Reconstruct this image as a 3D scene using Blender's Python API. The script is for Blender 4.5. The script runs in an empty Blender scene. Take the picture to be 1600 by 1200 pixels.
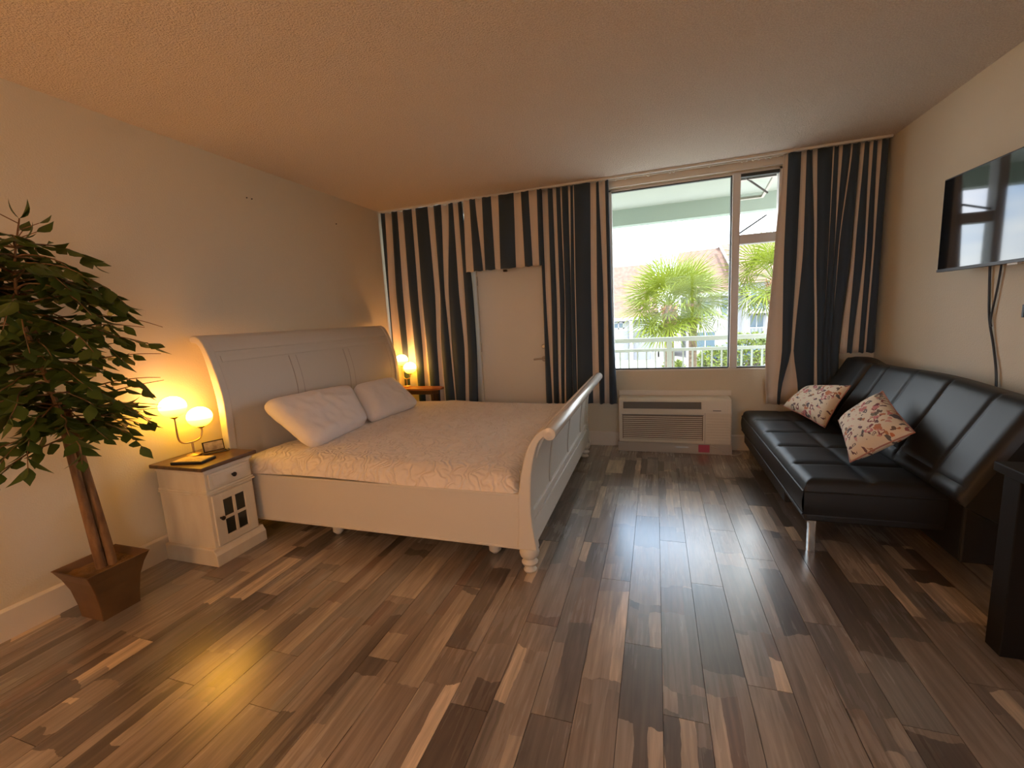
import bpy, bmesh, math, random
from mathutils import Vector, Matrix, noise
PI = math.pi
random.seed(7)
SC = bpy.context.scene
COL = SC.collection

# ------------------------------------------------------------------ camera, sky, sun, lights, exposure
D = 4.2116; XL = -2.7236; XR = 1.6587; H = 2.44; YF = -1.6; EYE = 1.2775
cd = bpy.data.cameras.new('camera'); cam = bpy.data.objects.new('camera', cd); COL.objects.link(cam)
cd.sensor_width = 36.0; cd.lens = 683.04 / 1600 * 36.0; cd.clip_start = 0.02; cd.clip_end = 400
Rm = Matrix(((0.94992016, -0.31244772, 0.00530202), (0.30772306, 0.93823976, 0.15815394), (-0.0543894, -0.14860206, 0.98740023)))
right = Rm.col[0]; fwd = Rm.col[1]; up = Rm.col[2]
cam.matrix_world = Matrix(((right[0], up[0], -fwd[0], 0), (right[1], up[1], -fwd[1], 0), (right[2], up[2], -fwd[2], EYE), (0, 0, 0, 1)))
SC.camera = cam

SKY = 6.8
w = bpy.data.worlds.new('sky'); SC.world = w; w.use_nodes = True
wt = w.node_tree; wt.nodes.clear()
tc = wt.nodes.new('ShaderNodeTexCoord')
mp = wt.nodes.new('ShaderNodeMapping'); mp.inputs['Scale'].default_value = (1.6, 1.6, 5.0)
nz = wt.nodes.new('ShaderNodeTexNoise'); nz.inputs['Scale'].default_value = 1.5; nz.inputs['Detail'].default_value = 6
rp = wt.nodes.new('ShaderNodeValToRGB'); rp.color_ramp.elements[0].position = .33; rp.color_ramp.elements[1].position = .50
rp.color_ramp.elements[0].color = (.30, .50, .84, 1); rp.color_ramp.elements[1].color = (.92, .95, 1, 1)
bg = wt.nodes.new('ShaderNodeBackground'); bg.inputs['Strength'].default_value = SKY
wo = wt.nodes.new('ShaderNodeOutputWorld')
wt.links.new(tc.outputs['Generated'], mp.inputs['Vector']); wt.links.new(mp.outputs[0], nz.inputs['Vector'])
wt.links.new(nz.outputs['Fac'], rp.inputs[0]); wt.links.new(rp.outputs[0], bg.inputs[0]); wt.links.new(bg.outputs[0], wo.inputs[0])
w.cycles.sampling_method = 'MANUAL'; w.cycles.sample_map_resolution = 512

sd = bpy.data.lights.new('sun', 'SUN'); sun = bpy.data.objects.new('sun', sd); COL.objects.link(sun)
sd.energy = 5.0; sd.angle = math.radians(1.0); sd.color = (1, .95, .86)
sun.rotation_euler = Vector((-.35, 1.0, -1.35)).to_track_quat('-Z', 'Y').to_euler()

LAMP = 30.0          # radiance of the bedside globes
FILL_GLOW = 26.0         # radiance of the drum shade on the fill lamp added behind the camera
SC.view_settings.view_transform = 'Standard'; SC.view_settings.look = 'None'
SC.view_settings.gamma = 1.0; SC.view_settings.exposure = 0.22
SC.view_settings.use_curve_mapping = False
cy = SC.cycles
cy.max_bounces = 10; cy.diffuse_bounces = 6; cy.glossy_bounces = 4; cy.transparent_max_bounces = 12
cy.sample_clamp_indirect = 6.0; cy.caustics_reflective = False; cy.caustics_refractive = False
cy.use_denoising = True; cy.blur_glossy = 0.5

# ------------------------------------------------------------------ materials
def mat(name, col, rough=.6, metal=0.0, spec=.5, bump=None, coat=0.0, emit=None, sheen=0.0, alt=None, trans=0.0):
    """bump = (scale, strength, distance, stretch); alt = (colour, scale, stretch): faint grain between two colours"""
    m = bpy.data.materials.new(name); m.use_nodes = True
    nt = m.node_tree; b = nt.nodes['Principled BSDF']
    b.inputs['Base Color'].default_value = (*col, 1); b.inputs['Roughness'].default_value = rough
    b.inputs['Metallic'].default_value = metal; b.inputs['Specular IOR Level'].default_value = spec
    b.inputs['Coat Weight'].default_value = coat; b.inputs['Sheen Weight'].default_value = sheen
    if emit: b.inputs['Emission Color'].default_value = (*emit[0], 1); b.inputs['Emission Strength'].default_value = emit[1]
    t = nt.nodes.new('ShaderNodeTexCoord')
    def noise_at(scale, stretch, detail=3):
        mpp = nt.nodes.new('ShaderNodeMapping'); mpp.inputs['Scale'].default_value = stretch
        n = nt.nodes.new('ShaderNodeTexNoise'); n.inputs['Scale'].default_value = scale; n.inputs['Detail'].default_value = detail
        nt.links.new(t.outputs['Object'], mpp.inputs[0]); nt.links.new(mpp.outputs[0], n.inputs['Vector']); return n
    if alt:
        n = noise_at(alt[1], alt[2] if len(alt) > 2 else (1, 1, 1), 5)
        r = nt.nodes.new('ShaderNodeValToRGB'); r.color_ramp.elements[0].position = .35; r.color_ramp.elements[1].position = .65
        r.color_ramp.elements[0].color = (*col, 1); r.color_ramp.elements[1].color = (*alt[0], 1)
        nt.links.new(n.outputs['Fac'], r.inputs[0]); nt.links.new(r.outputs[0], b.inputs['Base Color'])
    if bump:
        n = noise_at(bump[0], bump[3] if len(bump) > 3 else (1, 1, 1))
        bp = nt.nodes.new('ShaderNodeBump'); bp.inputs['Strength'].default_value = bump[1]; bp.inputs['Distance'].default_value = bump[2]
        nt.links.new(n.outputs['Fac'], bp.inputs['Height']); nt.links.new(bp.outputs[0], b.inputs['Normal'])
    if trans:
        tr = nt.nodes.new('ShaderNodeBsdfTranslucent'); tr.inputs[0].default_value = (*col, 1)
        mx = nt.nodes.new('ShaderNodeMixShader'); mx.inputs[0].default_value = trans
        out = nt.nodes['Material Output']
        nt.links.new(b.outputs[0], mx.inputs[1]); nt.links.new(tr.outputs[0], mx.inputs[2]); nt.links.new(mx.outputs[0], out.inputs[0])
    return m

M = {}
M['wall'] = mat('wall_paint', (.68, .62, .495), .85, bump=(130, .35, .004), spec=.2)
M['ceil'] = mat('popcorn_ceiling', (.86, .76, .665), .95, bump=(120, 1.0, .016), spec=.1, alt=((.70, .60, .52), 150))  # darker speckle colours in the tiny shadows between the popcorn grains
M['trim'] = mat('trim_paint', (.74, .69, .61), .5)
M['door'] = mat('door_paint', (.68, .66, .60), .5, bump=(40, .05, .002))
M['sub'] = mat('floor_underlay', (.03, .022, .018), .9)
M['bed'] = mat('bed_paint', (.64, .60, .53), .55, bump=(30, .06, .002, (1, .2, 1)))
M['bedgloss'] = mat('bed_rail_gloss', (.62, .58, .52), .22)
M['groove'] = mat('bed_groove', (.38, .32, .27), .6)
M['pillow'] = mat('pillow_cotton', (.80, .75, .71), .85, sheen=.2, bump=(14, .4, .012))
M['cream'] = mat('curtain_cream', (.74, .65, .57), .85, sheen=.1, bump=(300, .1, .001), trans=.12)
M['navy'] = mat('curtain_navy', (.030, .053, .084), .8, sheen=.15, bump=(300, .1, .001), trans=.05)
M['leather'] = mat('black_leather', (.014, .015, .017), .50, bump=(220, .12, .001), spec=.42)
M['leather_dark'] = mat('black_leather_base', (.012, .012, .013), .5, bump=(220, .12, .001))
M['chrome'] = mat('chrome', (.78, .76, .72), .22, 1.0)
M['brass'] = mat('brushed_brass', (.62, .45, .25), .3, 1.0)
M['nickel'] = mat('satin_nickel', (.45, .42, .38), .35, 1.0)
M['ns'] = mat('nightstand_paint', (.74, .68, .56), .5, alt=((.68, .61, .49), 14, (1, 1, .3)))
M['nstop'] = mat('nightstand_top_wood', (.075, .042, .022), .28, alt=((.13, .07, .035), 10, (4, 1, 1)))
M['darkmetal'] = mat('dark_bronze', (.03, .022, .017), .4, .6)
M['darkpane'] = mat('cabinet_pane_glass', (.03, .032, .026), .15)
M['black'] = mat('black_plastic', (.012, .012, .013), .4)
M['blackwood'] = mat('black_table_wood', (.012, .010, .009), .6, spec=.2, bump=(30, .1, .002, (1, 1, .1)))
M['screen'] = mat('tv_screen', (.006, .007, .009), .05, spec=.5, coat=.25)
M['orangewood'] = mat('orange_wood', (.45, .16, .045), .3, alt=((.34, .11, .03), 12, (1, 6, 1)))
M['dkwood'] = mat('table_leg_wood', (.10, .045, .02), .4)
M['ac'] = mat('ac_plastic', (.70, .63, .52), .45)
M['acgrille'] = mat('ac_grille', (.16, .17, .16), .5)
M['acdark'] = mat('ac_recess', (.20, .14, .10), .8)
M['acbase'] = mat('ac_base_panel', (.50, .44, .37), .55)
M['alum'] = mat('white_aluminium', (.72, .72, .72), .4)
M['gasket'] = mat('window_gasket', (.04, .045, .045), .6)
M['leaf'] = mat('ficus_leaf', (.055, .088, .014), .5, alt=((.085, .13, .022), 3), trans=.22, bump=(30, .1, .002))
M['bark'] = mat('ficus_bark', (.27, .15, .065), .85, alt=((.13, .065, .03), 30, (1, 1, .25)), bump=(45, .9, .012, (1, 1, .3)))
M['pot'] = mat('pot_bronze', (.10, .05, .022), .45, alt=((.16, .085, .035), 5), bump=(14, .15, .006))
M['soil'] = mat('moss_fill', (.22, .12, .05), .95, bump=(60, 1, .02), alt=((.13, .07, .03), 20))
M['paper'] = mat('booklet_paper', (.62, .50, .32), .6, alt=((.30, .22, .14), 30))
M['pink'] = mat('pink_tag', (.45, .07, .12), .6)
M['seam'] = mat('cushion_seam', (.42, .20, .16), .8)
M['red'] = mat('reddish_box', (.28, .12, .07), .7)
M['whiteplastic'] = mat('white_plastic', (.7, .68, .62), .5)
# outside
M['balc'] = mat('balcony_paint', (.46, .50, .435), .8)
M['beam'] = mat('balcony_beam_paint', (.38, .46, .40), .8)
M['rail'] = mat('railing_paint', (.42, .45, .40), .5)
M['deck'] = mat('balcony_concrete', (.55, .54, .50), .9)
M['frond'] = mat('palm_frond', (.20, .235, .022), .5, alt=((.12, .165, .015), 2), trans=.3)
M['palmtrunk'] = mat('palm_trunk', (.22, .15, .10), .9, alt=((.12, .085, .06), 9), bump=(12, .8, .05))
M['boot'] = mat('palm_boot', (.36, .21, .12), .9)
M['roof'] = mat('tile_roof', (.20, .125, .10), .8, alt=((.15, .09, .07), 4), bump=(6, .5, .05, (1, 1, 3)))
M['stucco'] = mat('house_stucco', (.36, .36, .37), .9)
M['houseglass'] = mat('house_glass', (.09, .13, .16), .15)
M['housedark'] = mat('house_garage', (.20, .21, .24), .7)
M['street'] = mat('street_asphalt', (.36, .34, .33), .9, alt=((.42, .40, .38), .6))
M['lawn'] = mat('lawn', (.17, .19, .08), .95)
M['shrub'] = mat('shrub_leaf', (.17, .20, .03), .6, alt=((.08, .12, .02), 3), trans=.2)
M['carblue'] = mat('car_blue', (.03, .06, .16), .25, coat=.5)
M['tyre'] = mat('tyre', (.02, .02, .02), .8)

def globe_mat():
    """opal glass lit from a bulb held high inside: brighter above, yellower below"""
    m = bpy.data.materials.new('lit_opal_globe'); m.use_nodes = True
    nt = m.node_tree; nt.nodes.clear()
    o = nt.nodes.new('ShaderNodeOutputMaterial'); e = nt.nodes.new('ShaderNodeEmission')
    g = nt.nodes.new('ShaderNodeTexCoord'); s = nt.nodes.new('ShaderNodeSeparateXYZ')
    nt.links.new(g.outputs['Generated'], s.inputs[0])
    c = nt.nodes.new('ShaderNodeValToRGB'); c.color_ramp.elements[0].position = .0; c.color_ramp.elements[1].position = .75
    c.color_ramp.elements[0].color = (.22, .115, .003, 1); c.color_ramp.elements[1].color = (1.0, .43, .12, 1)
    ee = c.color_ramp.elements.new(.40); ee.color = (.70, .33, .016, 1)
    nt.links.new(s.outputs[2], c.inputs[0]); nt.links.new(c.outputs[0], e.inputs[0]); e.inputs[1].default_value = LAMP
    nt.links.new(e.outputs[0], o.inputs[0]); return m
M['globe'] = globe_mat()

def glass_mat():
    m = bpy.data.materials.new('window_glass'); m.use_nodes = True
    nt = m.node_tree; nt.nodes.clear()
    o = nt.nodes.new('ShaderNodeOutputMaterial'); t = nt.nodes.new('ShaderNodeBsdfTransparent'); g = nt.nodes.new('ShaderNodeBsdfGlossy')
    t.inputs[0].default_value = (.95, .97, .96, 1)
    g.inputs['Roughness'].default_value = .02
    f = nt.nodes.new('ShaderNodeFresnel'); f.inputs[0].default_value = 1.2
    mx = nt.nodes.new('ShaderNodeMixShader')
    mn = nt.nodes.new('ShaderNodeMath'); mn.operation = 'MINIMUM'; mn.inputs[1].default_value = .03
    nt.links.new(f.outputs[0], mn.inputs[0]); nt.links.new(mn.outputs[0], mx.inputs[0]); nt.links.new(t.outputs[0], mx.inputs[1]); nt.links.new(g.outputs[0], mx.inputs[2]); nt.links.new(mx.outputs[0], o.inputs[0])
    return m
M['glass'] = glass_mat()

def quilt_mat():
    m = mat('quilt_cotton', (.80, .72, .64), .85, sheen=.2)
    nt = m.node_tree; b = nt.nodes['Principled BSDF']
    t = nt.nodes.new('ShaderNodeTexCoord')
    n0 = nt.nodes.new('ShaderNodeTexNoise'); n0.inputs['Scale'].default_value = 6
    add = nt.nodes.new('ShaderNodeVectorMath'); add.operation = 'MULTIPLY_ADD'; add.inputs[1].default_value = (.22, .22, .22)
    wv = nt.nodes.new('ShaderNodeTexWave'); wv.wave_type = 'BANDS'; wv.inputs['Scale'].default_value = 7; wv.inputs['Distortion'].default_value = 9
    wv.inputs['Detail'].default_value = 0.5; wv.inputs['Detail Scale'].default_value = 2.2
    bp = nt.nodes.new('ShaderNodeBump'); bp.inputs['Strength'].default_value = .6; bp.inputs['Distance'].default_value = .012
    nt.links.new(t.outputs['Object'], n0.inputs['Vector']); nt.links.new(n0.outputs['Color'], add.inputs[0]); nt.links.new(t.outputs['Object'], add.inputs[2])
    nt.links.new(add.outputs[0], wv.inputs['Vector']); nt.links.new(wv.outputs['Fac'], bp.inputs['Height']); nt.links.new(bp.outputs[0], b.inputs['Normal'])
    return m
M['quilt'] = quilt_mat()

def node(nt, kind, **kw):
    n = nt.nodes.new(kind)
    for k, v in kw.items():
        if k.startswith('i_'):
            key = k[2:]; key = int(key) if key.isdigit() else key
            if hasattr(v, 'is_linked'): nt.links.new(v, n.inputs[key])
            else: n.inputs[key].default_value = v
        else: setattr(n, k, v)
    return n
def math_n(nt, op, a, b=0.0, c=0.0):
    return node(nt, 'ShaderNodeMath', operation=op, i_0=a, i_1=b, i_2=c).outputs[0]

def plank_mat():
    """printed patchwork vinyl: narrow strips of weathered board printed on every plank"""
    m = bpy.data.materials.new('patchwork_vinyl_plank'); m.use_nodes = True
    nt = m.node_tree; b = nt.nodes['Principled BSDF']
    pos = nt.nodes.new('ShaderNodeNewGeometry').outputs['Position']
    s = node(nt, 'ShaderNodeSeparateXYZ', i_0=pos); x, y = s.outputs[0], s.outputs[1]
    rnd = nt.nodes.new('ShaderNodeObjectInfo').outputs['Random']
    wv = node(nt, 'ShaderNodeCombineXYZ', i_0=math_n(nt, 'MULTIPLY', x, 9.0), i_1=math_n(nt, 'MULTIPLY', y, 3.0))
    wn = node(nt, 'ShaderNodeTexNoise', i_Vector=wv.outputs[0], i_Scale=1.3, i_Detail=5.0).outputs['Fac']
    wob = math_n(nt, 'SUBTRACT', wn, .5)
    xs = math_n(nt, 'MULTIPLY_ADD', wob, .035, x)
    col = math_n(nt, 'FLOOR', math_n(nt, 'DIVIDE', math_n(nt, 'SUBTRACT', x, XL), .1370))
    def key(width, length, seed):
        i = math_n(nt, 'FLOOR', math_n(nt, 'DIVIDE', math_n(nt, 'SUBTRACT', xs if width < .1 else x, XL), width))
        w1 = node(nt, 'ShaderNodeTexWhiteNoise', noise_dimensions='2D', i_Vector=node(nt, 'ShaderNodeCombineXYZ', i_0=i, i_1=seed).outputs[0]).outputs[0]
        yy = math_n(nt, 'ADD', math_n(nt, 'MULTIPLY_ADD', wob, .10, y), math_n(nt, 'MULTIPLY', w1, 3.0))
        j = math_n(nt, 'FLOOR', math_n(nt, 'DIVIDE', yy, length))
        v = node(nt, 'ShaderNodeCombineXYZ', i_0=i, i_1=j, i_2=math_n(nt, 'MULTIPLY_ADD', rnd, 17.0, seed)).outputs[0]
        return node(nt, 'ShaderNodeTexWhiteNoise', noise_dimensions='3D', i_Vector=v).outputs[0]
    k1 = key(.0457, .42, 3.7); k2 = key(.1370, .75, 9.1); k3 = key(.0914, .55, 5.3)
    sel = key(.1370, .6, 21.3)
    km = node(nt, 'ShaderNodeMix', data_type='FLOAT', i_0=math_n(nt, 'GREATER_THAN', sel, .42), i_2=k2, i_3=k1).outputs[0]
    km = node(nt, 'ShaderNodeMix', data_type='FLOAT', i_0=math_n(nt, 'GREATER_THAN', sel, .78), i_2=km, i_3=k3).outputs[0]
    r = nt.nodes.new('ShaderNodeValToRGB'); cr = r.color_ramp; cr.interpolation = 'CONSTANT'
    pal = [(0, (.072, .055, .045)), (.12, (.148, .116, .092)), (.25, (.180, .145, .117)), (.38, (.105, .088, .075)), (.49, (.175, .137, .108)),
           (.61, (.205, .168, .137)), (.72, (.140, .122, .106)), (.82, (.255, .205, .155)), (.89, (.36, .285, .205)), (.93, (.120, .080, .060)), (.96, (.195, .160, .128))]
    cr.elements[0].position = 0; cr.elements[0].color = (*pal[0][1], 1); cr.elements[1].position = pal[1][0]; cr.elements[1].color = (*pal[1][1], 1)
    for p, c in pal[2:]:
        e = cr.elements.new(p); e.color = (*c, 1)
    nt.links.new(km, r.inputs[0])
    gv = node(nt, 'ShaderNodeCombineXYZ', i_0=math_n(nt, 'MULTIPLY', x, 70.0), i_1=math_n(nt, 'MULTIPLY', y, 3.5), i_2=math_n(nt, 'MULTIPLY', rnd, 30.0)).outputs[0]
    g = node(nt, 'ShaderNodeTexNoise', i_Vector=gv, i_Scale=1.0, i_Detail=5.0, i_Distortion=.6).outputs['Fac']
    gv2 = node(nt, 'ShaderNodeCombineXYZ', i_0=math_n(nt, 'MULTIPLY', x, 16.0), i_1=math_n(nt, 'MULTIPLY', y, 2.2), i_2=math_n(nt, 'MULTIPLY', km, 30.0)).outputs[0]
    g2 = node(nt, 'ShaderNodeTexNoise', i_Vector=gv2, i_Scale=1.0, i_Detail=3.0, i_Distortion=1.2).outputs['Fac']
    gm = math_n(nt, 'MULTIPLY', math_n(nt, 'MULTIPLY_ADD', g, 1.1, .45), math_n(nt, 'MULTIPLY_ADD', g2, 1.2, .40))
    mul = node(nt, 'ShaderNodeVectorMath', operation='SCALE', i_0=r.outputs[0]); gm = math_n(nt, 'MULTIPLY', gm, 1.5); nt.links.new(gm, mul.inputs['Scale'])
    nt.links.new(mul.outputs[0], b.inputs['Base Color'])
    sm = node(nt, 'ShaderNodeTexNoise', i_Vector=pos, i_Scale=2.3, i_Detail=4.0).outputs['Fac']
    nt.links.new(math_n(nt, 'ADD', math_n(nt, 'MULTIPLY', g, .12), math_n(nt, 'MULTIPLY_ADD', sm, .22, .08)), b.inputs['Roughness'])
    b.inputs['Specular IOR Level'].default_value = .5; b.inputs['Coat Weight'].default_value = .8; b.inputs['Coat Roughness'].default_value = .29; b.inputs['Coat IOR'].default_value = 1.75
    bp = node(nt, 'ShaderNodeBump', i_Strength=.12, i_Distance=.002, i_Height=g)
    nt.links.new(bp.outputs[0], b.inputs['Normal'])
    return m
M['plank'] = plank_mat()

def motif_mat():
    """cream cushion cover printed all over with small maroon, navy, orange and pink motifs"""
    m = bpy.data.materials.new('printed_cushion'); m.use_nodes = True
    nt = m.node_tree; b = nt.nodes['Principled BSDF']; b.inputs['Roughness'].default_value = .85
    t = nt.nodes.new('ShaderNodeTexCoord').outputs['UV']
    nzz = node(nt, 'ShaderNodeTexNoise', i_Vector=t, i_Scale=14.0, i_Detail=1.0)
    vec = node(nt, 'ShaderNodeVectorMath', operation='MULTIPLY_ADD', i_0=nzz.outputs['Color'], i_1=(.10, .10, 0), i_2=t).outputs[0]
    vec = node(nt, 'ShaderNodeMapping', i_Vector=vec, i_Scale=(1.25, .85, 1), i_Rotation=(0, 0, .6)).outputs[0]
    base = (.74, .64, .50, 1); last = None
    for sc, thr, pal, seed in ((8.0, .36, [(.20, .025, .045), (.05, .035, .07), (.50, .14, .05), (.09, .05, .04), (.55, .16, .17), (.13, .10, .06)], 0.0),
                               (13.0, .27, [(.42, .16, .07), (.10, .03, .05), (.62, .30, .25), (.06, .06, .08)], .37)):
        v = node(nt, 'ShaderNodeTexVoronoi', i_Scale=sc, i_Vector=node(nt, 'ShaderNodeVectorMath', operation='ADD', i_0=vec, i_1=(seed, seed, 0)).outputs[0])
        hue = node(nt, 'ShaderNodeSeparateColor', i_0=v.outputs['Color'])
        rr = nt.nodes.new('ShaderNodeValToRGB'); rr.color_ramp.interpolation = 'CONSTANT'
        rr.color_ramp.elements[0].color = (*pal[0], 1); rr.color_ramp.elements[1].position = 1 / len(pal); rr.color_ramp.elements[1].color = (*pal[1], 1)
        for k in range(2, len(pal)):
            e = rr.color_ramp.elements.new(k / len(pal)); e.color = (*pal[k], 1)
        nt.links.new(hue.outputs[0], rr.inputs[0])
        lim = math_n(nt, 'MULTIPLY_ADD', hue.outputs[1], .16, thr - .02)
        ins = math_n(nt, 'LESS_THAN', v.outputs['Distance'], lim)
        ring = math_n(nt, 'MULTIPLY', math_n(nt, 'GREATER_THAN', hue.outputs[2], .62), math_n(nt, 'LESS_THAN', v.outputs['Distance'], math_n(nt, 'MULTIPLY', lim, .6)))
        fac = math_n(nt, 'MULTIPLY', math_n(nt, 'SUBTRACT', ins, ring), .9)
        mx = node(nt, 'ShaderNodeMix', data_type='RGBA', i_0=fac)
        if last is None: mx.inputs[6].default_value = base
        else: nt.links.new(last, mx.inputs[6])
        nt.links.new(rr.outputs[0], mx.inputs[7]); last = mx.outputs[2]
    nt.links.new(last, b.inputs['Base Color'])
    return m
M['motif'] = motif_mat()

# ------------------------------------------------------------------ mesh helpers
class MB:
    def __init__(s): s.v = []; s.f = []; s.mi = []; s.sm = []; s.k = 0; s.smooth = False
    def add(s, vs, fs, smooth=None):
        o = len(s.v); s.v += [tuple(p) for p in vs]
        for f in fs: s.f.append([o + i for i in f]); s.mi.append(s.k); s.sm.append(s.smooth if smooth is None else smooth)
        return s
    def box(s, x0, x1, y0, y1, z0, z1, mtx=None):
        vs = [(x, y, z) for z in (z0, z1) for y in (y0, y1) for x in (x0, x1)]
        if mtx: vs = [mtx @ Vector(p) for p in vs]
        return s.add(vs, [(0, 2, 3, 1), (4, 5, 7, 6), (0, 1, 5, 4), (2, 6, 7, 3), (0, 4, 6, 2), (1, 3, 7, 5)], False)
    def hexa(s, vs): return s.add(vs, [(0, 2, 3, 1), (4, 5, 7, 6), (0, 1, 5, 4), (2, 6, 7, 3), (0, 4, 6, 2), (1, 3, 7, 5)], False)
    def frustum(s, cx, cy_, z0, z1, a0, b0, a1, b1):
        return s.hexa([(cx + sx * (a0 if k == 0 else a1), cy_ + sy * (b0 if k == 0 else b1), z) for k, z in ((0, z0), (1, z1)) for sy in (-1, 1) for sx in (-1, 1)])
    def prism(s, poly, axis, a, b, smooth=False):
        """polygon in the two other axes, extruded along axis from a to b"""
        def P(p, t): return (t, p[0], p[1]) if axis == 0 else ((p[0], t, p[1]) if axis == 1 else (p[0], p[1], t))
        n = len(poly); vs = [P(p, a) for p in poly] + [P(p, b) for p in poly]
        s.add(vs, [tuple(range(n)), tuple(range(2 * n - 1, n - 1, -1))], False)
        o = len(s.v) - 2 * n
        for i in range(n):
            j = (i + 1) % n; s.f.append([o + i, o + n + i, o + n + j, o + j]); s.mi.append(s.k); s.sm.append(smooth)
        return s
    def lathe(s, prof, c=(0, 0, 0), seg=20, mtx=None, cap=True):
        vs = []; n = len(prof)
        for r, z in prof:
            for k in range(seg):
                a = 2 * PI * k / seg; p = Vector((r * math.cos(a), r * math.sin(a), z))
                p = (mtx @ p) if mtx else p; vs.append(p + Vector(c))
        fs = [(i * seg + k, i * seg + (k + 1) % seg, (i + 1) * seg + (k + 1) % seg, (i + 1) * seg + k) for i in range(n - 1) for k in range(seg)]
        s.add(vs, fs, True)
        if cap: s.add(vs[:seg], [tuple(range(seg - 1, -1, -1))], False); s.add(vs[-seg:], [tuple(range(seg))], False)
        return s
    def tube(s, pts, r, seg=8):
        pts = [Vector(p) for p in pts]; rs = r if isinstance(r, (list, tuple)) else [r] * len(pts)
        vs = []; nrm = None
        for i, p in enumerate(pts):
            t = (pts[min(i + 1, len(pts) - 1)] - pts[max(i - 1, 0)]).normalized()
            if nrm is None: nrm = t.orthogonal().normalized()
            nrm = (nrm - t * nrm.dot(t))
            nrm = nrm.normalized() if nrm.length > 1e-6 else t.orthogonal().normalized()
            bn = t.cross(nrm)
            for k in range(seg):
                a = 2 * PI * k / seg; vs.append(p + (nrm * math.cos(a) + bn * math.sin(a)) * rs[i])
        n = len(pts)
        s.add(vs, [(i * seg + k, i * seg + (k + 1) % seg, (i + 1) * seg + (k + 1) % seg, (i + 1) * seg + k) for i in range(n - 1) for k in range(seg)], True)
        s.add(vs[:seg], [tuple(range(seg - 1, -1, -1))], False); s.add(vs[-seg:], [tuple(range(seg))], False)
        return s
    def grid(s, fn, nu, nv, smooth=True):
        vs = [fn(i / nu, j / nv) for j in range(nv + 1) for i in range(nu + 1)]
        return s.add(vs, [(j * (nu + 1) + i, j * (nu + 1) + i + 1, (j + 1) * (nu + 1) + i + 1, (j + 1) * (nu + 1) + i) for j in range(nv) for i in range(nu)], smooth)
    def mesh(s, name, mats, origin=(0, 0, 0), recalc=True):
        me = bpy.data.meshes.new(name); o = Vector(origin)
        me.from_pydata([tuple(Vector(p) - o) for p in s.v], [], s.f)
        for mm in (mats if isinstance(mats, (list, tuple)) else [mats]): me.materials.append(mm)
        me.polygons.foreach_set('material_index', s.mi); me.polygons.foreach_set('use_smooth', s.sm)
        if recalc:
            bm = bmesh.new(); bm.from_mesh(me); bmesh.ops.recalc_face_normals(bm, faces=bm.faces)
            for e in bm.edges:
                if len(e.link_faces) == 2 and e.calc_face_angle(0) > .75: e.smooth = False
            bm.to_mesh(me); bm.free()
        me.update(); return me
    def build(s, name, mats, parent=None, bevel=0, origin=None, recalc=True, seg=2):
        org = Vector(origin) if origin is not None else (wloc(parent) if parent else Vector((0, 0, 0)))
        me = s.mesh(name, mats, org, recalc)
        ob = bpy.data.objects.new(name, me); COL.objects.link(ob)
        if parent:
            ob.parent = parent; ob.location = org - wloc(parent)
        else: ob.location = org
        if bevel:
            b = ob.modifiers.new('bevel', 'BEVEL'); b.width = bevel; b.segments = seg; b.limit_method = 'ANGLE'; b.angle_limit = math.radians(40)
        return ob
def wloc(o):
    l = Vector((0, 0, 0))
    while o: l = l + o.location; o = o.parent
    return l
def empty(name, loc, label, cat, group=None):
    o = bpy.data.objects.new(name, None); COL.objects.link(o); o.location = loc; o.empty_display_size = .1
    return tag(o, label, cat, group)
def tag(o, label, cat, group=None, kind=None):
    o['label'] = label; o['category'] = cat
    if group: o['group'] = group
    if kind: o['kind'] = kind
    return o
def struct(o, label=None):
    o['kind'] = 'structure'
    if label: o['label'] = label
    return o
def smooth_path(pts, n=8):
    P = [Vector(p) for p in pts]; out = []
    for i in range(len(P) - 1):
        p0 = P[max(i - 1, 0)]; p1 = P[i]; p2 = P[i + 1]; p3 = P[min(i + 2, len(P) - 1)]
        for k in range(n):
            t = k / n
            out.append(.5 * ((2 * p1) + (p2 - p0) * t + (2 * p0 - 5 * p1 + 4 * p2 - p3) * t * t + (3 * p1 - p0 - 3 * p2 + p3) * t ** 3))
    out.append(P[-1]); return out
def prof2(pts, n=5): return [(p[0], p[1]) for p in smooth_path([(a, b, 0) for a, b in pts], n)]

# ------------------------------------------------------------------ room shell
T = .12
floor = struct(MB().box(XL - T, XR + T, YF - T, D + T, -.12, -.006).build('floor', M['sub']), 'dark joints of the patchwork wood plank floor')
cw = .1370; ncol = int(math.ceil((XR - XL) / cw)); pl = 1.13
rp_ = random.Random(11)
plank_me = MB().box(.0009, cw - .0009, .0009, pl - .0009, -.006, 0).mesh('floor_plank', M['plank'])
cut_me = {}
for i in range(ncol):
    x = XL + i * cw
    off = (i * .37 + rp_.random() * .25) % 1.0 * pl
    y = YF - off
    while y < D:
        y0 = max(y, YF); y1 = min(y + pl, D)
        if y1 - y0 > .03:
            o = bpy.data.objects.new('floor_plank', plank_me); COL.objects.link(o); o.parent = floor
            o.location = (x, y0, 0); o.scale = (min(1, (XR - x) / cw), (y1 - y0) / pl, 1)
        y += pl
struct(MB().box(XL - T, XR + T, YF - T, D + T, H, H + .12).build('ceiling', M['ceil']), 'popcorn textured ceiling in warm lamplight')
struct(MB().box(XL - T, XL, YF - T, D + T, -.12, H).build('wall_left', M['wall']), 'plain cream wall behind bed and ficus')
struct(MB().box(XR, XR + T, YF - T, D + T, -.12, H).build('wall_right', M['wall']), 'plain cream wall behind sofa and television')
W3 = (.15, 1.35); W3Z = (1.02, 2.02)  # unseen window added in the front wall to brighten the room with daylight
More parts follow.
